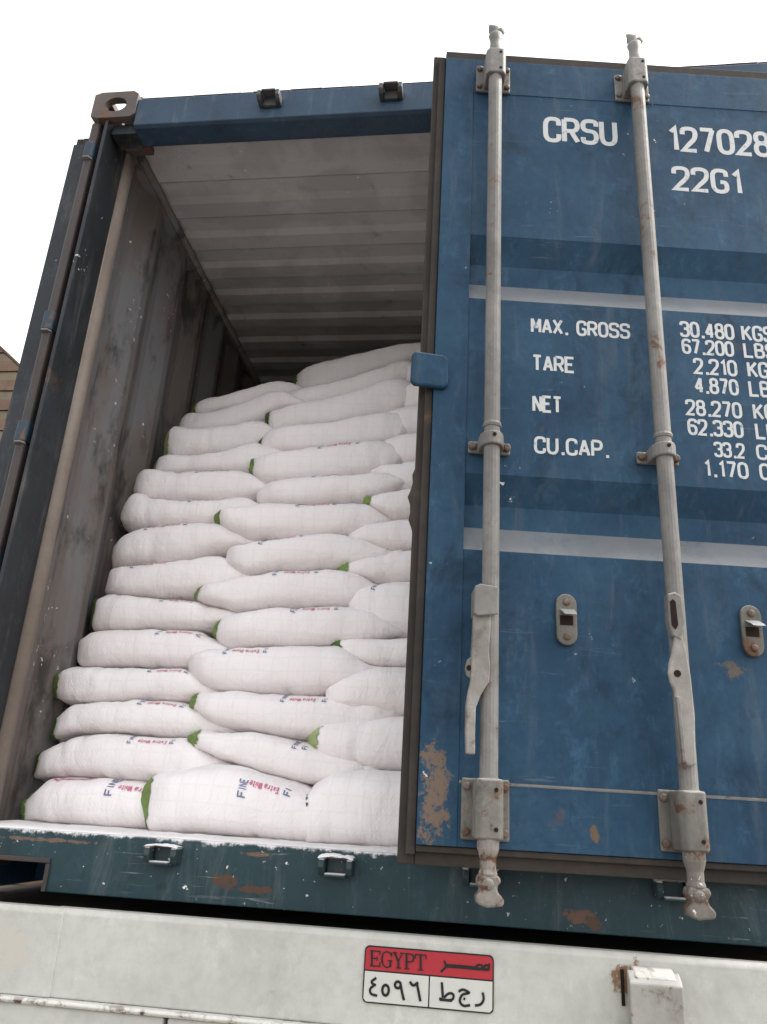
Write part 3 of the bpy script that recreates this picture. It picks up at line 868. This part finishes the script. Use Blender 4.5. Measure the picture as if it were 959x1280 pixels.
    ('door', 9, 0.674, [(0.994, 1.52, 1.547), (1.019, 1.493, 1.557), (1.042, 1.467, 1.561), (1.063, 1.45, 1.566), (1.081, 1.442, 1.571), (1.099, 1.438, 1.576), (1.249, 1.438, 1.576), (1.593, 1.438, 1.576), (1.936, 1.438, 1.576), (2.28, 1.438, 1.576), (2.33, 1.468, 1.546)]),
    ('door', 10, 0.778, [(0.994, 1.678, 1.72), (1.014, 1.647, 1.731), (1.035, 1.616, 1.736), (1.054, 1.596, 1.742), (1.07, 1.586, 1.747), (1.089, 1.581, 1.752), (1.239, 1.581, 1.752), (1.586, 1.581, 1.752), (1.933, 1.581, 1.752), (2.28, 1.581, 1.752), (2.33, 1.611, 1.722)]),
]
PRINTS = {('side', 0): (0.364, 0.381, 0.474, None), ('side', 1): (0.375, 0.399, 0.488, 0.502), ('side', 2): (0.377, 0.396, 0.484, 0.501), ('side', 3): (0.376, 0.393, 0.474, 0.489), ('side', 4): (0.364, 0.39, 0.475, 0.496), ('side', 5): (0.343, 0.364, 0.445, None), ('side', 6): (0.199, 0.241, 0.319, None), ('side', 7): (0.212, 0.238, 0.33, 0.35), ('side', 8): (0.341, 0.365, 0.467, None), ('side', 9): (0.335, 0.356, 0.449, None), ('mid', 0): (0.763, 0.774, 0.858, 0.88), ('mid', 1): (0.871, None, None, 0.896), ('mid', 2): (0.817, 0.836, 0.911, 0.935), ('mid', 3): (0.617, 0.637, 0.721, 0.739), ('mid', 4): (0.803, 0.828, 0.911, 0.932), ('mid', 5): (0.721, 0.747, 0.831, 0.852), ('mid', 6): (0.651, 0.678, 0.766, 0.785), ('mid', 7): (0.754, 0.776, 0.86, 0.876), ('mid', 8): (0.787, 0.813, 0.884, 0.924), ('mid', 9): (0.786, 0.81, 0.893, 0.917), ('door', 4): (1.042, None, None, None)}

# ------------------------------------------------------------------ flour sacks
def sack_mat():
    t = NT('woven_sack')
    c = t.mix(t.noise(5, 5, .6), (.78, .725, .715), (.86, .81, .80))
    d = t.noise(3.0, 6, .65, t.mapping((1, 1, 1), (4, 7, 1)))
    c = t.mix(t.math('MULTIPLY', t.ramp(d, .58, .75), .35), c, (.66, .57, .49))
    w = []
    for ax, sc in ((0, 520), (2, 460)):
        x = t.xyz()[ax]
        w.append(t.math('SINE', t.math('MULTIPLY', x, sc)))
    weave = t.math('MULTIPLY', w[0], w[1])
    grid = []
    for ax, sc in ((0, 62), (2, 70)):           # broad bands of the woven tape
        x = t.math('ADD', t.xyz()[ax], t.math('MULTIPLY', t.noise(4, 2), .05))
        grid.append(t.ramp(t.math('SINE', t.math('MULTIPLY', x, sc*2.2)), .86, 1.0))
    g = t.math('MAXIMUM', grid[0], grid[1])
    c = t.mix(t.math('MULTIPLY', g, .10), c, (.55, .50, .50))
    wr = t.noise(1.0, 5, .6, t.mapping((16, 7, 9)), .8)
    rg = t.math('ABSOLUTE', t.math('SUBTRACT', t.noise(1.0, 4, .55, t.mapping((13, 6, 5), (2, 9, 4)), 1.2), .5))
    wr = t.math('ADD', wr, t.math('MULTIPLY', t.ramp(rg, .0, .10), .16))
    h = t.math('ADD', t.math('MULTIPLY', weave, .05), t.math('ADD', t.math('MULTIPLY', wr, 1.6), t.math('MULTIPLY', t.noise(34, 4, .6), .35)))
    t.bump(h, .30, .010)
    t.b.inputs['Subsurface Weight'].default_value = 0
    return t.done(c, .62, .25)
M['sack'] = sack_mat()
M['green0'] = plain('green_tape_dark', (.075, .125, .03), .75, .2, .6, 70)
M['green1'] = plain('green_tape_mid', (.17, .25, .07), .75, .2, .6, 70)
M['green2'] = plain('green_tape_pale', (.30, .36, .16), .75, .2, .5, 70)
M['ink_red'] = plain('ink_red', (.58, .17, .25), .7, .2, .25, 50)
M['ink_blue'] = plain('ink_blue', (.16, .18, .30), .7, .2, .3, 50)

ORD = ['first', 'second', 'third', 'fourth', 'fifth', 'sixth', 'seventh', 'eighth', 'ninth', 'tenth', 'eleventh', 'twelfth', 'thirteenth', 'topmost']

def catmull(st, x):
    for i in range(len(st)-1):
        if x <= st[i+1][0] or i == len(st)-2:
            break
    p = [st[max(i-1, 0)], st[i], st[i+1], st[min(i+2, len(st)-1)]]
    dx = p[2][0]-p[1][0]
    t = max(0, min(1, (x-p[1][0])/dx))
    out = []
    for k in (1, 2):
        m1 = (p[2][k]-p[0][k])/max(1e-4, p[2][0]-p[0][0])*dx
        m2 = (p[3][k]-p[1][k])/max(1e-4, p[3][0]-p[1][0])*dx
        t2, t3 = t*t, t*t*t
        out.append((2*t3-3*t2+1)*p[1][k]+(t3-2*t2+t)*m1+(-2*t3+3*t2)*p[2][k]+(t3-t2)*m2)
    return out

class Sack:
    def __init__(s, st, yf, seed, floor, fat=1.08):
        s.fat = fat
        s.st, s.yf, s.seed = st, yf, seed
        s.x0, s.x1 = st[0][0], st[-1][0]
        s.a = .235
        s.floor = floor
        rnd = random.Random(seed)
        s.o = Vector((rnd.uniform(0, 50), rnd.uniform(0, 50), rnd.uniform(0, 50)))
        s.skew = rnd.uniform(-.02, .02)
        s.folds = [(rnd.uniform(.12, .9), rnd.uniform(-.5, .5), rnd.uniform(.002, .0085), rnd.uniform(.005, .013)) for _ in range(8)]
    def pt(s, x, ph, off=0.0):
        """ph: 0 top, pi/2 front, pi bottom"""
        zb, zt = catmull(s.st, x)
        L = s.x1-s.x0
        q = (x-s.x0)/L
        h = max(.008, (zt-zb)*.5*s.fat)
        zc = (zt+zb)*.5
        e = min(q, 1-q)*L
        edge = 1-math.exp(-e/.042)              # fullness towards the closed ends
        a = s.a*(.80+.20*edge)
        c_, s_ = math.cos(ph), math.sin(ph)
        ex = .57
        f = lambda v: math.copysign(abs(v)**ex, v)
        y = s.yf+s.a-a*f(s_)*(1.0)+s.skew*(q-.5)*2+(1-edge)*.022
        z = zc+h*f(c_)
        P = Vector((x, y, z))
        nrm = Vector((0, -s_, c_))
        N = lambda k, w: noise.noise(P*k+s.o)*w
        d = N(5, .007)+N(13, .0055)+N(30, .0022)
        d += .0045*math.exp(-e/.06)*math.sin(ph*7+s.o.x+noise.noise(P*9+s.o)*3)
        for fq, sl, am, wd in s.folds:            # pulled creases running round the sack
            dd = (q-fq)*L+sl*(z-zc)+noise.noise(P*14+s.o)*.012
            d -= am*math.exp(-(dd/wd)**2)*(.5+.5*noise.noise(P*7+s.o*2))
        P += nrm*(d+off)
        P.x += noise.noise(P*11+s.o)*.004*(1 if e > .01 else .3)
        if P.z < s.floor:
            P.z = s.floor+(P.z-s.floor)*.05
        return P
    def mesh(s, ns=52, nf=36):
        m = MB()
        L = s.x1-s.x0
        xs = []
        for i in range(ns):
            t = i/(ns-1)
            xs.append(s.x0+L*(t-.10*math.sin(2*math.pi*t)/1.0*.8))
        for x in xs:
            for k in range(nf):
                m.v.append(tuple(s.pt(x, 2*math.pi*k/nf)))
        for i in range(ns-1):
            for k in range(nf):
                m.f.append((i*nf+k, i*nf+(k+1) % nf, (i+1)*nf+(k+1) % nf, (i+1)*nf+k))
        for i, sg in ((0, -1), (ns-1, 1)):       # puckered closed ends
            ring = [Vector(m.v[i*nf+k]) for k in range(nf)]
            c = sum(ring, Vector())/nf
            b0 = len(m.v)
            for k, p in enumerate(ring):
                q = c.lerp(p, .62)
                q.x += sg*(.012+.004*math.sin(k*3))
                m.v.append(tuple(q))
            m.v.append(tuple(c+Vector((sg*.006, 0, 0))))
            cen = len(m.v)-1
            for k in range(nf):
                k2 = (k+1) % nf
                m.f.append((i*nf+k, i*nf+k2, b0+k2, b0+k))
                m.f.append((b0+k, b0+k2, cen))
        return m

def make_sack(key, st, yf, seed, label, group, band, pr, ns=52, nf=36, floor=.186, fat=1.08):
    S = Sack(st, yf, seed, floor, fat)
    o = S.mesh(ns, nf).build('flour_sack', 'sack', None, smooth=True)
    tag(o, label, 'sack', group)
    rnd = random.Random(seed*3+1)
    if band > 0:                                   # green tape folded over the sewn end
        m = MB()
        K = 40
        pa, pb = R(rnd.uniform(15, 55)), R(rnd.uniform(105, 165))
        for k in range(K+1):
            ph = pa+(pb-pa)*k/K
            w = band*1.15*(.30+.8*math.sin(math.pi*k/K))*(1+.55*noise.noise((k*.35, seed, 0))+.4*noise.noise((k*1.1, seed, 5)))
            for t in (-.004, w*.5, w):
                m.v.append(tuple(S.pt(S.x0+max(0, t), ph, .0028)+Vector((min(0, t), 0, 0))))
        for k in range(K):
            for j in range(2):
                a = k*3+j
                m.f.append((a, a+1, a+4, a+3))
        # inner side of the fold, tucked over the end
        b0 = len(m.v)
        for k in range(K+1):
            p = Vector(m.v[k*3])
            m.v.append((p.x-.006, p.y+.012, p.z*.75+.25*(sum(S.st[0][1:])*.5)))
        for k in range(K):
            m.f.append((k*3, k*3+3, b0+k+1, b0+k))
        m.build('end_tape', 'green%d' % rnd.choice((0, 1, 1, 2)), o, smooth=True)
    if pr:
        fx, e0, e1, f2 = pr
        phc = R(pr_phi.get(key, 58))
        def dphi(x, ph):
            return (S.pt(x, ph+.02)-S.pt(x, ph-.02)).length/.04
        def along(x, ph):                          # text running along the sack, upside down
            k = dphi(x, ph)
            return lambda tx, ty, ly: tuple(S.pt(x-tx, ph+ty/k, .0016+.0001*ly))
        def across(x, ph):                         # text running up over the sack
            k = dphi(x, ph)
            return lambda tx, ty, ly: tuple(S.pt(x-ty, ph-tx/k, .0016+.0001*ly))
        big = 1.25 if key in (('side', 0), ('mid', 0)) else 1.0
        if e0 is not None:
            m = MB()
            word = 'Extra Pure' if key in (('mid', 3), ('mid', 6)) else 'Extra White'
            text(m, word, 0, e1-e0, -.009*big, .016*big, along(e1, phc+R(4)), .15, .004)
            m.build('print', 'ink_red', o)
        if fx is not None:
            m = MB()
            text(m, 'FINE', 0, .078*big if big > 1 else .05, 0, .020*big if big > 1 else .015, across(fx+.008, phc+R(22 if big > 1 else 12)), .17, .004)
            m.build('print', 'ink_blue', o)
        if f2 is not None:
            m = MB()
            text(m, 'FI', 0, .020*big, 0, .015*big, across(f2+.010, phc+R(8)), .18, .004)
            m.build('print', 'ink_blue', o)
    if key == ('side', 0):                         # red emblem at the back of the lowest sack
        m = MB()
        k = (S.pt(.2, R(45))-S.pt(.2, R(41))).length/R(4)
        f = lambda tx, ty, ly: tuple(S.pt(.185+tx, R(50)-ty/k, .0016))
        ribbon(m, [(-.025, .03), (0, 0), (.012, .035)], .007, False, f, .004)
        ribbon(m, [(.010, .008), (.095, .010), (.120, .035)], .006, False, f, .004)
        ribbon(m, [(.022, .018), (.085, .020), (.10, .036)], .004, False, f, .004)
        m.build('print', 'ink_red', o)
    return o
pr_phi = {('side', 0): 62, ('mid', 0): 66, ('mid', 1): 60, ('side', 7): 58, ('mid', 3): 60, ('mid', 6): 58}
BAND = {'side': [.020, .016, .014, .018, 0, .012, 0, 0, 0, 0, .012, .018, .016, .014],
        'mid': [.026, .028, .018, 0, .014, .012, 0, .018, 0, .012, .01, .012, 0, .022],
        'door': [.016, .024, 0, .024, 0, .030, 0, .016, 0, 0, 0, 0, 0, 0]}
WHERE = {'side': 'white flour sack touching the worn side wall, %s layer up from the container floor',
         'mid': 'white flour sack between the wall sacks and the door sacks, %s layer up',
         'door': 'white flour sack half hidden by the ajar door, %s layer above the sill'}
GRP = {'side': 'flour sacks stacked along the side wall', 'mid': 'flour sacks in the middle of the stack', 'door': 'flour sacks behind the ajar door'}
for k_, (b_, t_, y_) in enumerate(((1.742, 1.925, .85), (1.915, 2.085, .97), (2.075, 2.245, 1.11))):   # the door column's upper layers
    SACKS.append(('door', 11+k_, y_, [(1.045, b_+.05, t_-.05), (1.07, b_+.02, t_-.025), (1.10, b_+.004, t_-.008), (1.15, b_, t_), (1.25, b_, t_), (1.35, b_, t_)]))
for n_, (c, i, yf, st) in enumerate(SACKS):
    if c == 'door':
        st = [q for q in st[:6]]
        x, b, t = st[-1]
        L_ = st[0][0]+.62
        st = st+[(x+(L_-x)*.4, b, t), (L_-.08, b+.006, t-.008), (L_-.03, b+.02, t-.025), (L_, b+.045, t-.045)]
    else:                                          # tail tucked behind the next sack
        x, b, t = st[-1]
        st = st+[(x+.05, b+.010, b+.010+max(.02, (t-b)*.7))]
    if i == 0:
        st = [(x, .187 if k > 0 else b, t) for k, (x, b, t) in enumerate(st)]
    st = list(st)
    for q_, kf in ((0, 1.45), (1, 1.08), (-1, 1.3), (-2, 1.25)):           # blunt sewn end
        x, b, t = st[q_]
        zc_, hh_ = (b+t)/2, (t-b)/2*kf
        st[q_] = (x, max(.187, zc_-hh_), zc_+hh_)
    lab = WHERE[c] % ORD[i]
    if i == 13:
        lab = {'side': 'topmost white flour sack touching the worn side wall, end tucked under its neighbour',
               'mid': 'highest white flour sack of all, green tape on its end, under the dark roof',
               'door': 'topmost white flour sack half hidden by the ajar door'}[c]
    make_sack((c, i), st, yf-((.060 if i else .085) if c == 'mid' else (.125 if i == 0 else .085) if c == 'door' else 0), 11+n_, lab, GRP[c], BAND[c][i], PRINTS.get((c, i)), fat=1.11 if i < 10 else 1.0 if i < 13 else .82)
    if c == 'door' and i < 11:                     # next sack along, behind the door leaf
        st2 = [(x+.47, b, t) for x, b, t in st]
        make_sack(None, st2, yf-.05, 211+n_, 'white flour sack wholly behind the ajar door, %s layer above the sill' % ORD[i], GRP[c], 0, None, 24, 18)

# spilled flour on the sill
t = NT('flour_powder')
t.bump(t.math('ADD', t.noise(60, 6, .7), t.math('MULTIPLY', t.noise(14, 5, .6), 2)), .6, .008)
M['flour'] = t.done(t.mix(t.noise(20, 5, .6), (.76, .725, .71), (.84, .81, .795)), .9, .15)
m = MB()
nx, ny = 330, 16
for i in range(nx+1):
    x = .075+(2.36-.075)*i/nx
    e = .004+.012*max(0, noise.noise((x*9, 1, 0))+.25)+.008*max(0, noise.noise((x*31, 2, 0)))
    for j in range(ny+1):
        y = e+(.34-e)*(j/ny)**1.5
        hh = .0012+.010*(j/ny)**.4*(.55+.6*noise.noise((x*8, y*8, 3))+.3*noise.noise((x*30, y*30, 3)))
        if x > .95:
            hh += .006*min(1, (x-.95)*4)*(.5+noise.noise((x*12, y*9, 7)))*(j/ny)**.5
        m.v.append((x, y, .186+(max(0.0006, hh) if j else .0004)))
for i in range(nx):
    for j in range(ny):
        a = i*(ny+1)+j
        m.f.append((a, a+ny+1, a+ny+2, a+1))
fl = m.build('spilled_flour', 'flour', None, smooth=True)
tag(fl, 'white flour dust spilled along the door sill', 'flour', None, 'stuff')
for xk, s in ((BA, .7), (BB, 1.0), (W-BB, .6), (W-BA, .5)):
    m = MB()
    nu, nv = 14, 8
    for i in range(nu+1):
        for j in range(nv+1):
            a, b = i/nu*2-1, j/nv*2-1
            r = max(0, 1-(abs(a)**2.5+abs(b)**2.5)*.5)
            m.v.append((xk+a*.040+.003*noise.noise((a*4, b*4, xk)), -.024+b*.025, .1675+s*.013*r*(.8+.5*noise.noise((a*3, b*3, xk*5)))))
    for i in range(nu):
        for j in range(nv):
            a = i*(nv+1)+j
            m.f.append((a, a+nv+1, a+nv+2, a+1))
    m.build('flour_clump', 'flour', fl, smooth=True)

# ------------------------------------------------------------------ truck
truck = tag(empty('flatbed_truck', (0, 0, GZ)), 'cream painted truck tail with a red and white number plate, carrying the container', 'truck')
def tb(mb, *a, **k):
    o = mb.build(*a, **k)
    o.parent = truck
    o.location = (0, 0, -GZ)
    return o
M['cream'] = paint('truck_cream_paint', (.43, .425, .385), (.50, .495, .45), rust=.76, rscale=7, streak=.16, dustcol=(.30, .27, .22), rough=.42, spec=.4, grime=.2, bump=.08, dust=.2, scuff=.22, scratch=.10,
                   blobs=[((1.68, 0, -.01), (.035, .5, .03), (.19, .10, .05)), ((.35, 0, -.06), (.06, .5, .05), (.46, .44, .38))])
M['cream_worn'] = paint('truck_cream_worn', (.26, .25, .22), (.36, .35, .31), rust=.60, rscale=16, rough=.5, spec=.4, grime=.4, dust=.5, dustcol=(.6, .58, .53))
M['black'] = plain('chassis_black', (.022, .021, .020), .75, .3)
M['deck'] = plain('deck_dusty_steel', (.085, .072, .06), .85, .2, .5, 12)
M['tyre'] = plain('tyre_rubber', (.025, .024, .023), .85, .2)
M['dirt_rim'] = paint('lip_chipped_paint', (.55, .54, .48), (.60, .59, .53), rust=.54, rscale=26, rough=.5, grime=.5, dust=.5, scuff=.3, dustcol=(.62, .60, .56))
PY = -.10
m = MB()
m.prism([(PY, -.140), (PY-.001, .026), (PY+.006, .034), (PY+.035, .034), (PY+.040, .028), (PY+.040, -.140)], 0, .440, 2.47)
tb(m, 'tail_panel', 'cream', bevel=.004)
m = MB()
m.prism([(PY-.004, -.140), (PY-.004, .024), (PY+.003, .033), (PY+.0345, .0325), (PY+.039, .0275), (PY+.039, -.1395)], 0, -.03, .4675)
tb(m, 'tail_corner_panel', 'cream', bevel=.003)
m = MB()
m.prism([(PY-.018, -.152), (PY-.022, -.146), (PY-.018, -.1405), (PY+.04, -.1405), (PY+.04, -.152)], 0, -.03, 2.47)
tb(m, 'lip_rail', 'dirt_rim', bevel=.002)
for a, b in ((-.03, .729), (.737, 1.60), (1.608, 2.47)):
    m = MB()
    m.box(a, b, PY-.010, PY+.03, -.52, -.1525)
    tb(m, 'lower_panel', 'cream', bevel=.006)
# stake pocket on the panel
m = MB()
m.prism([(PY-.050, -.004), (PY-.056, -.012), (PY-.056, -.30), (PY-.0225, -.30), (PY-.0225, .006), (PY-.028, .008)], 0, 1.672, 1.772)
sp_ = tb(m, 'stake_pocket', 'cream_worn', bevel=.004)
m = MB()
m.prism([(PY-.050, .000), (PY-.020, .012), (PY-.0015, .012), (PY-.0015, -.135), (PY-.021, -.135)], 0, 1.684, 1.762)
m.build('pocket_insert', 'dirt_rim', sp_, bevel=.003)
m = MB()
m.box(1.663, 1.6695, PY-.005, PY-.0015, -.06, .004)
tb(m, 'pocket_gap_shade', 'gap')  # thin rusty strip, the dark of the gap is its colour, no real opening
# dark deck below the container
m = MB()
m.box(-.03, 2.47, PY+.045, 6.2, -.10, -.001)
tb(m, 'deck', 'deck')
for x in (.78, 1.58):
    m = MB()
    m.box(x, x+.08, PY+.06, 7.2, -.42, -.101)
    tb(m, 'chassis_rail', 'black', bevel=.005)
for y in (.9, 2.15):
    m = MB()
    m.tube([(.2, y, -.90), (2.24, y, -.90)], .07, 12)
    tb(m, 'axle', 'black')
    for x in (.0, .32, 1.86, 2.18):
        m = MB()
        pr_ = [(.30, .03), (.46, .0), (.50, .02), (.515, .06), (.515, .20), (.50, .24), (.46, .26), (.30, .23)]
        N = 36
        for k in range(N):
            an = 2*math.pi*k/N
            for r_, xx in pr_:
                m.v.append((x+xx, y+r_*math.cos(an), -.905+r_*math.sin(an)))
        q = len(pr_)
        for k in range(N):
            for j in range(q):
                m.f.append((k*q+j, k*q+(j+1) % q, ((k+1) % N)*q+(j+1) % q, ((k+1) % N)*q+j))
        wh = tb(m, 'wheel', 'tyre', smooth=True)
        m = MB()
        m.tube([(x+.10, y, -.905), (x+.16, y, -.905)], .305, 28)
        m.build('rim', 'bar', wh)

# number plate
PL = MB()
px0, px1, pz0, pz1 = 1.143, 1.411, -.095, .010
def plate_outline(i):
    r, out = .010-i*.5, []
    for cx, cz, a0 in ((px1-i, pz1-i, 0), (px0+i, pz1-i, 90), (px0+i, pz0+i, 180), (px1-i, pz0+i, 270)):
        sx, sz = (1 if cx > 1.2 else -1), (1 if cz > -.05 else -1)
        for k in range(5):
            an = R(a0+90*k/4)
            out.append((cx-sx*r+r*math.cos(an), cz-sz*r+r*math.sin(an)))
    return out
M['plate_white'] = plain('plate_white', (.52, .515, .47), .5, .4, .1)
M['plate_red'] = plain('plate_red', (.36, .018, .028), .5, .4, .12)
M['plate_black'] = plain('plate_black', (.012, .012, .012), .55, .3, .2)
yp = PY-.0035
PL.prism(plate_outline(0), 1, yp, PY+.002)
plate = tb(PL, 'number_plate', 'plate_black')
zm = pz1-.046
xm = px0+.137
def onplate(poly, nm, mt, y, y2=None):
    m = MB()
    m.prism(poly, 1, y, y2 if y2 else y+.0006)
    return m.build(nm, mt, plate)
IN = .0028
top = [q for q in plate_outline(IN) if q[1] > zm]
onplate([(px0+IN, zm+.0015)]+[(px1-IN, zm+.0015)]+top, 'plate_field', 'plate_red', yp-.0008)
onplate([(px0+IN, zm-.0015), (px0+IN, pz0+.008), (px0+.008, pz0+IN), (xm-.0014, pz0+IN), (xm-.0014, zm-.0015)], 'plate_field', 'plate_white', yp-.0008)
onplate([(xm+.0014, zm-.0015), (xm+.0014, pz0+IN), (px1-.008, pz0+IN), (px1-IN, pz0+.008), (px1-IN, zm-.0015)], 'plate_field', 'plate_white', yp-.0008)
# characters, drawn as pen strokes in plate units (u right 0..1, v down 0..1)
AX, AY = Vector((677, 63)), Vector((-13, 300))
def uv(x, y):
    d = AX.x*AY.y-AX.y*AY.x
    a, b = x-85, y-95
    return (a*AY.y-b*AY.x)/d, (AX.x*b-AX.y*a)/d
def strokes(nm, lst, y=yp-.0020):
    m = MB()
    for ly, (w, closed, r, pts) in enumerate(lst):
        q = [uv(*p_) for p_ in pts]
        q = [(px0+a*(px1-px0), pz1-b*(pz1-pz0)) for a, b in q]
        q = rounded(q, r*.0004, closed)
        ribbon(m, q, w*.0004, closed, lambda a, b, k: (a, y-.00008*k, b), 0, ly)
    m.build(nm, 'plate_black', plate)
def ring(cx, cz, rx, rz, n=14):
    return [(cx+rx*math.cos(2*math.pi*k/n), cz+rz*math.sin(2*math.pi*k/n)) for k in range(n)]
strokes('digits', [
    (12, False, 10, [(147, 268), (120, 287), (128, 300), (146, 306)]), (12, False, 12, [(140, 303), (112, 325), (118, 352), (152, 360)]),
    (13, True, 0, ring(196, 332, 17, 27)),
    (13, True, 0, ring(260, 305, 15, 17)), (13, False, 20, [(274, 300), (281, 340), (292, 384)]),
    (13, False, 14, [(323, 288), (338, 312), (358, 300), (366, 292)]), (13, False, 10, [(358, 292), (368, 340), (377, 390)])])
strokes('letters', [
    (13, False, 0, [(489, 293), (493, 372)]), (12, False, 22, [(474, 376), (510, 385), (546, 384), (550, 352), (522, 348), (498, 372)]), (11, False, 0, [(476, 382), (540, 388)]),
    (12, False, 14, [(574, 342), (596, 328), (634, 348), (590, 356), (576, 392), (596, 416), (632, 410)]), (12, False, 0, [(598, 376), (608, 380)]),
    (12, False, 16, [(697, 346), (704, 380), (688, 408), (656, 412)])])
strokes('country_name', [
    (11, False, 12, [(503, 182), (514, 214), (484, 240)]), (17, False, 0, [(512, 208), (590, 214), (680, 224)]), (12, False, 0, [(676, 226), (734, 232)]),
    (10, True, 0, ring(686, 215, 17, 10)), (11, True, 0, ring(722, 218, 11, 11)), (8, False, 0, [(734, 232), (737, 196)])])
def serif(ch, x0, x1):
    """slab-serif capitals on the slanted base line, plate-picture units"""
    w = x1-x0
    def q(a, b):
        X = x0+a*w
        return (X, 122+(X-112)*.093+(1-b)*84)
    th, tn = 11, 6
    S = {'E': [(th, [(.2, 0), (.2, 1)]), (tn, [(0, .97), (1, .97), (1, .74)]), (tn, [(0, .03), (1, .03), (1, .28)]), (tn, [(.2, .5), (.72, .5)]), (tn, [(.72, .64), (.72, .36)])],
         'Y': [(th, [(.12, .97), (.5, .45), (.5, 0)]), (tn, [(.88, .97), (.5, .45)]), (tn, [(-.05, .97), (.36, .97)]), (tn, [(.66, .97), (1.05, .97)]), (tn, [(.28, .03), (.74, .03)])],
         'P': [(th, [(.2, 0), (.2, 1)]), (tn, [(0, .97), (.6, .97), (.92, .9), (.98, .73), (.9, .55), (.6, .47), (.2, .47)]), (th*.8, [(.93, .86), (.93, .6)]), (tn, [(0, .03), (.5, .03)])],
         'T': [(th, [(.5, 0), (.5, 1)]), (tn, [(0, .72), (.02, .97), (.98, .97), (1, .72)]), (tn, [(.25, .03), (.75, .03)])],
         'G': [(th*.9, [(.12, .75), (.06, .5), (.12, .25)]), (tn, [(.95, .72), (.8, .92), (.5, 1.0), (.22, .9), (.1, .7)]), (tn, [(.1, .3), (.22, .1), (.5, 0), (.78, .06), (.86, .2)]), (th, [(.84, .44), (.84, .04)]), (tn, [(.6, .44), (1.02, .44)]), (tn, [(.95, .97), (.95, .7)])]}
    return [(w_, False, 0, [q(*p_) for p_ in pts]) for w_, pts in S[ch]]
st_ = []
for ch, a, b in (('E', 112, 165), ('G', 172, 230), ('Y', 236, 290), ('P', 296, 346), ('T', 352, 408)):
    st_ += serif(ch, a, b)
strokes('country_name', st_)

# ------------------------------------------------------------------ building far behind, by the side of the container
bld = tag(empty('gabled_building', (-9.5, 9.0, GZ)), 'brown building with banded wall and sloping gable, seen past the container side', 'building')
M['band'] = paint('band_brown', (.11, .065, .04), (.16, .10, .06), rust=.75, rscale=2, grime=.4)
M['band2'] = paint('band_tan', (.14, .11, .07), (.18, .145, .095), rust=.8, rscale=2, grime=.4)
M['roof_tile'] = plain('roof_brown', (.10, .07, .05), .9, .2)
apex_x, apex_z, sl = -8.4, 8.55, -.833
zc = GZ
k = 0
while zc < apex_z-.05:
    hgt = .205 if k % 2 else .165
    z1 = min(zc+hgt, apex_z)
    hw0, hw1 = (apex_z-zc)/.833, max(.02, (apex_z-z1)/.833)
    hw0, hw1 = min(hw0, 4.2), min(hw1, 4.2)
    m = MB()
    out = .03 if k % 2 else 0
    m.prism([(apex_x-hw0, zc+.012), (apex_x+hw0, zc+.012), (apex_x+hw1, z1), (apex_x-hw1, z1)], 1, 9.0-out, 9.5)
    o = m.build('wall_band', 'band' if k % 2 else 'band2', bld)
    o.location = (9.5, -9.0, -GZ)
    zc = z1
    k += 1
m = MB()
for s in (-1, 1):
    m.prism([(apex_x, apex_z+.02), (apex_x, apex_z+.07), (apex_x+s*4.5, apex_z+.07-.833*4.5), (apex_x+s*4.5, apex_z+.02-.833*4.5)], 1, 8.98, 15.0)
o = m.build('roof', 'roof_tile', bld)
o.location = (9.5, -9.0, -GZ)
m = MB()
for s in (-1, 1):
    m.box(apex_x+s*4.0-.1, apex_x+s*4.0+.1, 9.51, 14.8, GZ, apex_z-.833*4.1)
m.box(apex_x-4.0, apex_x+4.0, 14.81, 15.0, GZ, apex_z-.833*4.2)
o = m.build('wall', 'band2', bld)
o.location = (9.5, -9.0, -GZ)
